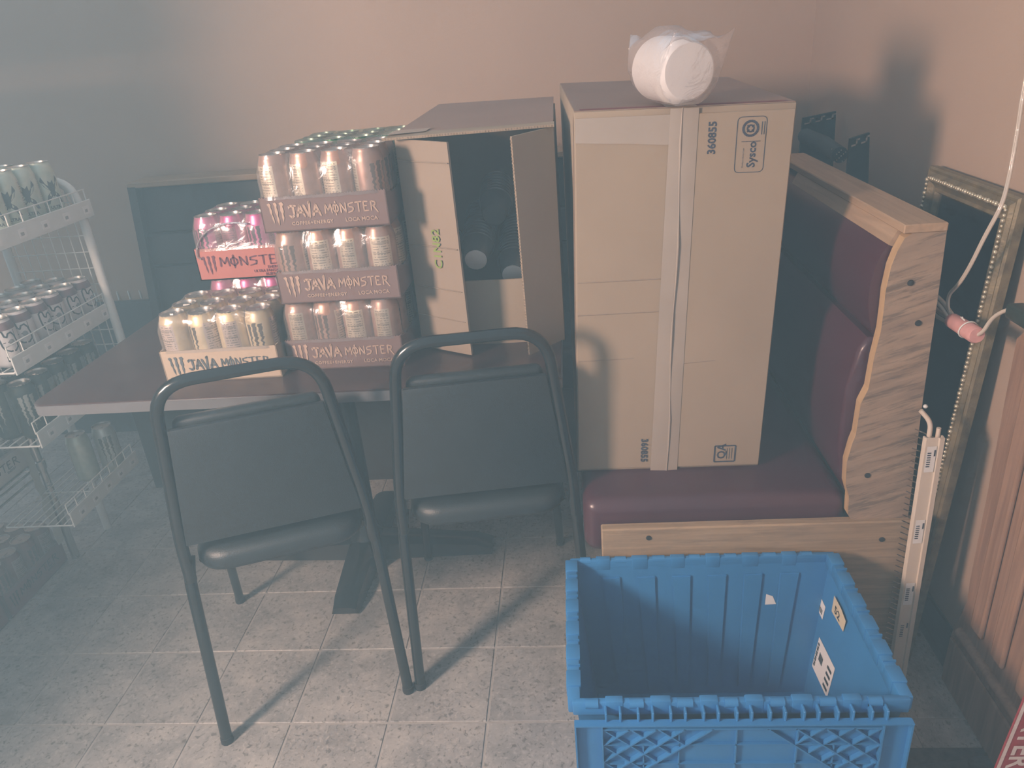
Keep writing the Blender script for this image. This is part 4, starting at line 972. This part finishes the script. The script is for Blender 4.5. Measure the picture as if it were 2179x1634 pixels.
def bon_print(t):
    W_ = wrapmap(CAN_R + .0005); b = NB()
    def ring(cx, cz, ru, rv, wd, a0=0, a1=2 * PI, n=26):
        for k in range(n):
            p = [a0 + (a1 - a0) * (k + e) / n for e in (0, 1)]
            q = [(cx + (ru - wd) * math.cos(p[0]), cz + (rv - wd) * math.sin(p[0])), (cx + ru * math.cos(p[0]), cz + rv * math.sin(p[0])), (cx + ru * math.cos(p[1]), cz + rv * math.sin(p[1])), (cx + (ru - wd) * math.cos(p[1]), cz + (rv - wd) * math.sin(p[1]))]
            b.faces.new([b.verts.new(W_(*x)) for x in q])
    path = [(-.016, .090), (-.011, .096), (-.006, .092), (-.004, .080), (.001, .077), (.005, .085), (.013, .087), (.019, .078), (.022, .062), (.021, .048), (.012, .040), (.0, .041), (-.010, .047), (-.014, .056), (-.016, .074)]
    for k in range(len(path)):
        a_, c_ = Vector(path[k]), Vector(path[(k + 1) % len(path)]); d_ = (c_ - a_).normalized(); n_ = Vector((-d_.y, d_.x)) * .0019; a_, c_ = a_ - d_ * .0007, c_ + d_ * .0007
        b.faces.new([b.verts.new(W_(x, z_)) for x, z_ in (a_ - n_, c_ - n_, c_ + n_, a_ + n_)])
    b.faces.new([b.verts.new(W_(x, z_)) for x, z_ in ((-.010, .0635), (.004, .0635), (.004, .0655), (-.010, .0655))])
    for s, (x0, z0) in (('bon', (-.013, .017)),): bm_text(b, s, .017, lambda u, v: W_(x0 + u, z0 + v), bold=.0009)
    b.faces.new([b.verts.new(W_(x, z)) for x, z in ((.021, .012), (.0222, .012), (.0222, .092), (.021, .092))])
    obj('print', b, m_ink, t)
    b = NB(); n = 14
    ring(.009, .063, .0066, .0075, .0066); obj('print_dot', b, plain('berry_dot', (.23, .25, .27), .5) if 'berry_dot' not in MATS else MATS['berry_dot'], t)
    b = bm_lathe(NB(), [(CAN_R + .0003, .094), (CAN_R + .0003, BH - .0255), (CAN_R * .99, BH - .021), (CAN_R * .87, BH - .008)], 28, caps=False); obj('shoulder_band', b, mc_bubtop, t, 40)
z, xf, ya, yb = LV[1]; look = math.radians(-52)
spots = [(.436, 'white printed can in the front row nearest the chrome rack'), (.5025, 'white printed can second from the chrome rack in the front row'), (.569, 'white printed can third from the chrome rack in the front row'), (.6355, 'white printed can fourth from the chrome rack in the front row'), (.702, 'white printed can next to the corner can in the front row'), (.7685, 'white printed can in the shelf corner beside the white post')]
for k, (y, lb) in enumerate(spots):
    shelf_can(BUB, BUBLID, (xf - .040, y, z), look + (.25, -.05, .7, .1, .55, .6)[k], lb, 'white printed cans on the middle shelf', prints=bon_print)
for r in range(1, 3):
    for k, y in enumerate((.436, .5025, .569, .6355, .702, .7685)):
        if (r, k) in (): continue
        shelf_can(BUB, BUBLID, (xf - .040 - r * .068, y, z), look + random.uniform(-1, 1), 'white printed can in the %s row, %s' % (('second', 'rearmost')[r - 1], ('nearest the chrome rack', 'second from the chrome rack', 'third from the chrome rack', 'third from the white post', 'second from the white post', 'beside the white post')[k]), 'cans behind the front row on the middle shelf', prints=None if r > 1 else bon_print)
# top shelf
z, xf, ya, yb = LV[0]
def stag_print(t):
    W_ = wrapmap(CAN_R + .0005); b = NB()
    for s in (-1, 1):
        for q in ([(.018, .110), (.012, .093), (.003, .084), (.005, .076), (.016, .086), (.022, .100)], [(0, .094), (.006, .100), (.007, .082), (.004, .068), (0, .062)], [(.003, .076), (.014, .066), (.021, .046), (.014, .047), (.009, .058), (.001, .066)]):
            try: b.faces.new([b.verts.new(W_(s * x * 1.1, z_ * 1.12 - .006)) for x, z_ in q])
            except ValueError: pass
    bm_text(b, 'ULTRA', .0105, lambda u, v: W_(-.017 + u, .034 + v), bold=.0003); obj('emblem', b, m_pmean, t)
for k, (dx, y, lb) in enumerate(((.045, .735, 'pale mint can with dark antler emblem, closest to the rack arch'), (.050, .664, 'pale mint can with dark antler emblem, second from the rack arch'), (.046, .590, 'pale mint can with dark antler emblem, third from the rack arch'), (.046, .520, 'pale mint can with dark antler emblem, fourth from the rack arch'))):
    shelf_can(CANS['mint'], LID, (xf - dx, y, z), look + (.45, .0, -.1, .1)[k], lb, 'cans on the top shelf', prints=stag_print)
for k, y in enumerate((.700, .630, .560)): shelf_can(CANS['mint'], LID, (xf - .118, y, z), look + 2, 'pale mint can in the second row of the top shelf, %s' % ('closest to the arch', 'in the middle', 'farthest from the arch')[k], 'cans at the back of the top shelf')
# third shelf, dark cans
z, xf, ya, yb = LV[2]
def boba_print(t):
    W_ = wrapmap(CAN_R + .0005); b = NB()
    for k, ch in enumerate('BOBA'[::-1]): bm_text(b, ch, .015, lambda u, v: W_(-.005 + u, .038 + k * .019 + v), bold=.0005)
    obj('print', b, m_tealmark, t)
for k, y in enumerate((.460, .530, .600, .670, .740)):
    shelf_can(CANS['dark'], LID, (xf - .042, y, z), look + (.1, -.5, .2, -.3, .1)[k], ('dark can nearest the chrome rack on the shelf under the white cans', 'dark can second from the chrome rack under the white cans', 'dark can in the middle of the shelf under the white cans', 'dark can lettered down its side under the white cans', 'dark can beside the post on the shelf under the white cans')[k], 'dark cans on the third shelf', prints=boba_print if k == 3 else None)
    shelf_can(CANS['dark'], LID, (xf - .110, y, z), random.uniform(0, 6), 'dark can in the second row, %s' % ('nearest the chrome rack', 'second from the chrome rack', 'in the middle', 'second from the white post', 'beside the white post')[k], 'dark cans at the back of the third shelf')
z, xf, ya, yb = LV[3]
shelf_can(CANS['mint'], LID, (-1.276, .692, z), look + .4, 'plain pale green can on the bottom shelf of the white rack', 'cans on the bottom shelf')
shelf_can(CANS['silver'], LID, (-1.222, .742, z), look - .1, 'silver green can with dark claw marks on the bottom shelf', 'cans on the bottom shelf')

# ================================================================== chrome rack with stacked cases, nearest the left edge
def chrome_rack():
    X1, X0, Y1, Y0 = -1.392, -1.80, .655, -.42; t = thing('wire_shelving', 'chrome post shelving stacked with drink cases at the edge', 'rack', ((X0 + X1) / 2, (Y0 + Y1) / 2, 0)); O = Vector(((X0 + X1) / 2, (Y0 + Y1) / 2, 0))
    for x in (X0, X1):
        for y in (Y0, Y1):
            obj('post', bm_tube(NB(), [Vector((x, y, .0)) - O, Vector((x, y, 1.95)) - O], .0125, 14), m_chrome, t, 60)
            for k in range(3): obj('collar', bm_lathe(NB(), [(.0128, 0), (.017, .002), (.018, .03), (.0128, .032)], 14, Vector((x, y, (.328, .628, .95)[k])) - O, caps=False), m_chrome, t, 50)
    for z in (.345, .645, .96, 1.45):
        for zz in (z, z - .026):
            obj('shelf_frame', bm_tube(NB(), [Vector(p) - O for p in ((X0, Y0, zz), (X1, Y0, zz), (X1, Y1, zz), (X0, Y1, zz))], .0035, 6, closed=True), m_chrome, t, 60)
        for k in range(16):
            x = X0 + .02 + k * (X1 - X0 - .04) / 15; obj('shelf_wire', bm_tube(NB(), [Vector((x, Y0, z + .003)) - O, Vector((x, Y1, z + .003)) - O], .0022, 5), m_chrome, t, 60)
    return X1
CX = chrome_rack()
m_twhite = plain('tray_white', (.60, .57, .54), .75, var=.04)
m_tmar = plain('tray_maroon', (.20, .10, .115), .6, var=.1)
def rack_case(label, kind, y, z, m_tray, m_print, x=CX - .118, th=.078, film=m_film, seed=1, lines=('ENERGY',)):
    return case(label, kind, m_tray, m_print, (x, y, z), PI / 2, 'M', list(lines), [nut(.3), nut(1.8), nut(.1), nut(2.0)], seed=seed, th=th, film=film, zig=False, group='drink cases on the chrome shelving')
rack_case('white lettered can case on the chrome shelving above the maroon cases', 'silver', .505, .352, m_twhite, m_ink, seed=31)
rack_case('second white lettered can case further along the chrome shelf', 'silver', .225, .352, m_twhite, m_ink, seed=32)
rack_case('maroon can case on the floor under the chrome shelving', 'maroon', .505, .003, m_tmar, m_ink, seed=33)
rack_case('maroon can case stacked on the floor case under the chrome shelf', 'maroon', .225, .003, m_tmar, m_ink, seed=34)
rack_case('maroon can case on the chrome shelf at waist height', 'maroon', .505, .652, m_tmar, m_ink, seed=35)
rack_case('second maroon can case at waist height on the chrome shelf', 'maroon', .225, .652, m_tmar, m_ink, seed=36)

t = thing('corner_strip', 'pale ragged film strip hanging beside the chrome post', 'film', (CX + .012, .585, .07)); rnd = random.Random(3)
b = NB(); n_ = 22; Ls, Rs = [], []
for k in range(n_ + 1):
    z_ = .02 + k * .0235; Ls.append(b.verts.new((rnd.uniform(-.002, .002), .010 + rnd.uniform(-.006, .006), z_))); Rs.append(b.verts.new((rnd.uniform(-.002, .002), .040 + rnd.uniform(-.002, .002), z_)))
for k in range(n_): b.faces.new((Ls[k], Rs[k], Rs[k + 1], Ls[k + 1]))
obj('strip', b, film_mat('torn_film', (.95, .97, .95), .08, .3, .6, 30, body=.85, bodyc=(.55, .57, .52)), t, 60)

# tall cartons on the near half of the chrome shelving
def unseen_box(label, y0, y1, z0, z1, x0=-1.79, x1=-1.395):
    t = thing('unseen_carton', label, 'box', ((x0 + x1) / 2, (y0 + y1) / 2, z0), 0, 'stock cartons on the chrome shelving'); hx, hy = (x1 - x0) / 2, (y1 - y0) / 2
    b = bm_box(NB(), (-hx, -hy, 0), (hx, hy, z1 - z0), .003, 1); obj('body', b, m_card, t)
    obj('tape', bm_box(NB(), (-.03, -hy - .001, z1 - z0), (.03, hy + .001, z1 - z0 + .001)), m_tape, t)
unseen_box('kraft stock carton on the upper chrome shelf', -.40, .62, .968, 1.40)
unseen_box('kraft stock carton on the topmost chrome shelf', -.40, .62, 1.458, 1.9)
unseen_box('kraft stock carton on the near end of the waist shelf', -.40, .06, .652, .92)
unseen_box('kraft stock carton on the near end of the low shelf', -.40, .06, .352, .60)
unseen_box('kraft stock carton on the floor under the chrome shelving', -.40, .06, .0, .30)

unseen_box('added unseen kraft carton on the floor, shading the left floor', -1.02, -.45, .0, .62)  # added out of view to keep the window light off the left floor
unseen_box('added unseen kraft carton stacked on top, shading the left floor', -1.02, -.45, .622, 1.16)  # upper half of the added light blocker, also out of view

# ================================================================== haze volume added in the room to imitate lens fogging
hz, nt, p = new_mat('haze'); nt.nodes.remove(p); hz.cycles.homogeneous_volume = True
vs = nd(nt, 'ShaderNodeVolumeScatter'); vs.inputs['Density'].default_value = HAZE; vs.inputs['Color'].default_value = (.50, .82, 1.0, 1); vs.inputs['Anisotropy'].default_value = 0.0
nt.links.new(vs.outputs[0], nt.nodes['Material Output'].inputs['Volume'])
if HAZE > 0:
    h = obj('haze', bm_box(NB(), (-3.1, -2.1, -.001), (XR + .06, YB + .06, 2.55)), hz); tag(h, 'thin bluish haze volume added to imitate a fogged lens', 'haze', kind='stuff')
